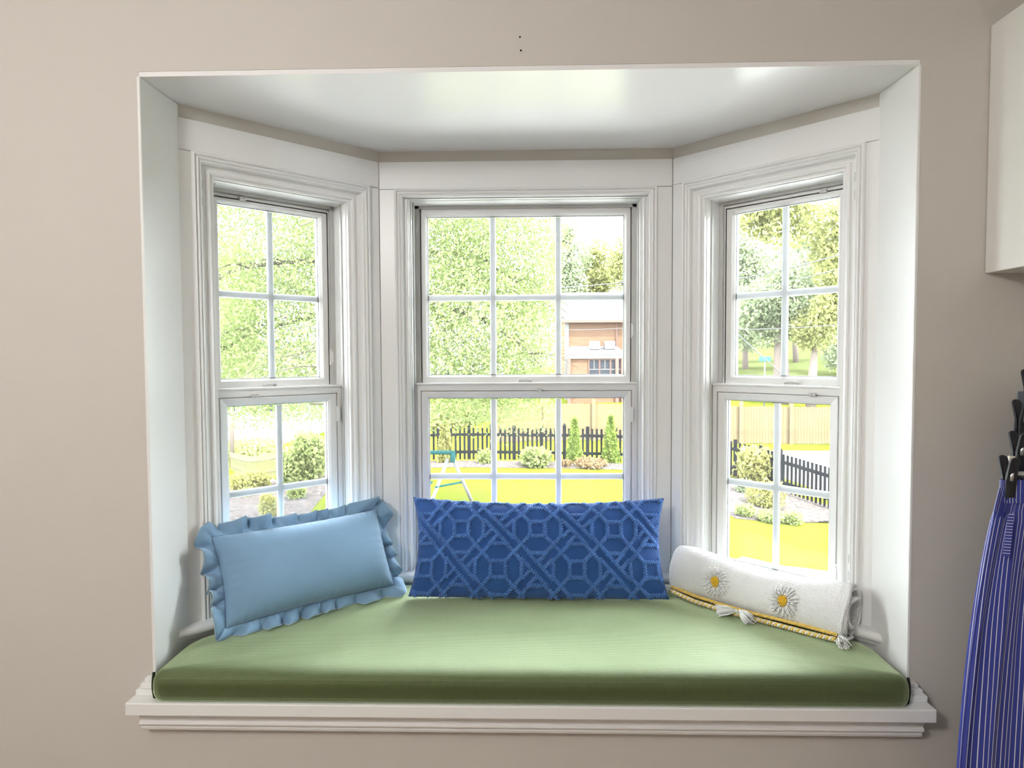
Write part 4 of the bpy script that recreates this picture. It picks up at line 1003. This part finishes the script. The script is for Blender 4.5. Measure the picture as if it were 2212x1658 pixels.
obj('vent_pipe', MB().tube([(3.3,1.6,hh+1.0),(3.3,1.6,hh+2.0)], .07, 6), 'fascia', hs_)
pz = float(at(1290, 764, Yh-2.2)[2])-hz0
pr = MB(); pr.add([(-.1,-2.4,pz),(3.95,-2.4,pz),(3.6,-.02,pz+.50),(.3,-.02,pz+.50)], [(0,1,2,3)])
obj('porch_roof', pr, 'roof', hs_, solid=.12)
obj('porch_beam', MB().box(-.05, 3.9, -2.36, -2.2, pz-.32, pz-.03), 'fascia', hs_)
for x in (.1, 3.35, 3.75): obj('porch_post', MB().box(x-.11, x+.11, -2.36, -2.14, 0, pz-.3), 'rosewood', hs_)
obj('porch_wall', MB().box(.0, 3.8, -2.18, -2.1, 0, pz-.3), 'brick', hs_)
for k in range(3):
    x0 = 1.48+.74*k; zt_ = pz-.42
    wf = obj('window_frame', MB().frame([(x0-.06,x0+.70,zt_-1.62,zt_+.06,-2.19),(x0-.06,x0+.70,zt_-1.62,zt_+.06,-2.27),(x0,x0+.64,zt_-1.56,zt_,-2.27),(x0,x0+.64,zt_-1.56,zt_,-2.19)]), 'rosewood', hs_)
    obj('pane', MB().box(x0, x0+.64, -2.21, -2.20, zt_-1.56, zt_), 'darkpane', wf)
    obj('glazing_bar', MB().box(x0+.30, x0+.34, -2.24, -2.21, zt_-.62, zt_).box(x0, x0+.64, -2.24, -2.21, zt_-.66, zt_-.61), 'fascia', wf)
for k, x in enumerate((1.93, 2.98)):
    g = MB().box(x-.36, x+.36, -1.45, -.75, 0, .58); u = obj('roof_unit', g, 'metalbox', None, bevel=.06, loc=(hx0, Yh, hz0+pz+.30)); tag(u, ('left' if k == 0 else 'right')+' white box standing on the porch roof of the brick house', 'roof unit', 'boxes on the porch roof')
# white house far left
g = ground_at(490, 905, 20, 60); wx, wy = -22.5, 44.0; wz = float(gz(wx, wy))
wh = empty('white_house', (wx, wy, wz-1)); tag(wh, 'white sided house half hidden behind leaves in the left window', 'house')
obj('wall', MB().box(-3, 7, 0, 8, 0, 6.4), 'siding', wh)
q = MB(); q.add([(-3.6,-.5,6.3),(7.6,-.5,6.3),(7.6,4,8.8),(-3.6,4,8.8),(7.6,8.5,6.3),(-3.6,8.5,6.3)], [(0,1,2,3),(3,2,4,5)]); obj('roof', q, 'roof', wh, solid=.18)
for x in (-1.5, 1.6, 4.6):
    wf = obj('window_frame', MB().frame([(x-.6,x+.6,3.9,5.7,-.01),(x-.6,x+.6,3.9,5.7,-.08),(x-.5,x+.5,4.0,5.6,-.08),(x-.5,x+.5,4.0,5.6,-.01)]), 'fascia', wh)
    obj('pane', MB().box(x-.5, x+.5, -.03, -.01, 4.0, 5.6), 'darkpane', wf)

# ------------------------------------------------------------------ swing set, sign, wires, lantern
p0 = at(981, 977, 12.0); gz0 = float(gz(p0[0], 12.0)); ht = float(p0[2])-gz0
sw = empty('swing_set', (float(p0[0]), 12.0, gz0)); tag(sw, 'white A-frame swing set with a teal top bar on the lawn', 'swing set')
LSW = 1.75
obj('top_bar', MB().tube([(.0,0,ht),(-LSW,0,ht+.02)], .040, 10), 'teal', sw, smooth=True)
for x in (-.03, -LSW+.03):
    obj('bracket', MB().tube([(x,0,ht+.02),(x,-.03,ht-.20)], [.055,.045], 8).tube([(x,0,ht+.02),(x,.05,ht-.20)], [.055,.045], 8), 'teal', sw, smooth=True)
    for s in (-1, 1): obj('leg', MB().tube([(x-.05+.05*s,.02*s,ht-.13),(x-.05+.42*s,.45*s,0)], .038, 8), 'swingwhite', sw, smooth=True)
    obj('crossbar', MB().tube([(x-.05-.27,-.3,.50),(x-.05+.27,.3,.50)], .02, 8), 'teal', sw, smooth=True)
obj('swing_rope', MB().tube([(-.50,0,ht-.04),(-.50,0,.55)], .007, 5), 'blackp', sw)
obj('swing_rope', MB().tube([(-.98,0,ht-.04),(-.98,0,.55)], .007, 5), 'blackp', sw)
obj('swing_seat', MB().box(-1.02, -.46, -.10, .10, .52, .55), 'teal', sw, bevel=.01)
b_ = at(1652, 775, 36); zz = float(gz(b_[0], 36)); sg = empty('street_sign', (float(b_[0]), 36, zz)); tag(sg, 'small teal street sign on a pale pole in the right window', 'sign')
obj('pole', MB().tube([(0,0,0),(0,0,float(b_[2])-zz+.1)], .045, 8), 'wire', sg, smooth=True); obj('plate', MB().box(-.33, .33, -.06, -.04, float(b_[2])-zz-.13, float(b_[2])-zz+.13), 'signteal', sg, bevel=.01)
def cable(label, a, b_, sag, r=.022):
    A_, B_ = at(*a), at(*b_); pts = [A_+(B_-A_)*t_-np.array([0,0,sag*4*t_*(1-t_)]) for t_ in np.linspace(0, 1, 16)]
    org = np.array(pts[0]); tag(obj('overhead_cable', MB().tube(np.array(pts)-org, r, 6), 'wire', smooth=True, loc=tuple(map(float, org))), label, 'cable', 'overhead cables along the street')
cable('upper overhead cable crossing the trees in the right window', (1540,612,33), (1880,530,31), .15, .03)
cable('second overhead cable crossing the trees in the right window', (1540,640,33), (1880,560,31), .15)
cable('low overhead cable level with the tree trunks in the right window', (1540,712,33), (1880,695,31), .1)
cable('guy cable slanting down past the teal sign in the right window', (1560,690,33), (1740,850,31), .05, .03)
cable('overhead cable crossing the brick house under its eave', (1190,712,38), (1420,702,36), .1)
cable('overhead cable above the roof of the brick house', (1190,622,38), (1420,598,36), .1, .03)
g = ground_at(1640, 1098); ln_ = empty('garden_lantern', tuple(map(float, g))); tag(ln_, 'small white garden lantern standing in the mulch under the yellow shrub', 'lantern')
obj('stake', MB().tube([(0,0,0),(0,0,.12)], .015, 6), 'metalbox', ln_); obj('lantern_body', MB().box(-.05, .05, -.05, .05, .12, .24), 'metalbox', ln_, bevel=.01)
obj('lantern_roof', MB().add([(-.08,-.08,.24),(.08,-.08,.24),(.08,.08,.24),(-.08,.08,.24),(0,0,.32)], [(0,3,2,1),(0,1,4),(1,2,4),(2,3,4),(3,0,4)]), 'metalbox', ln_)
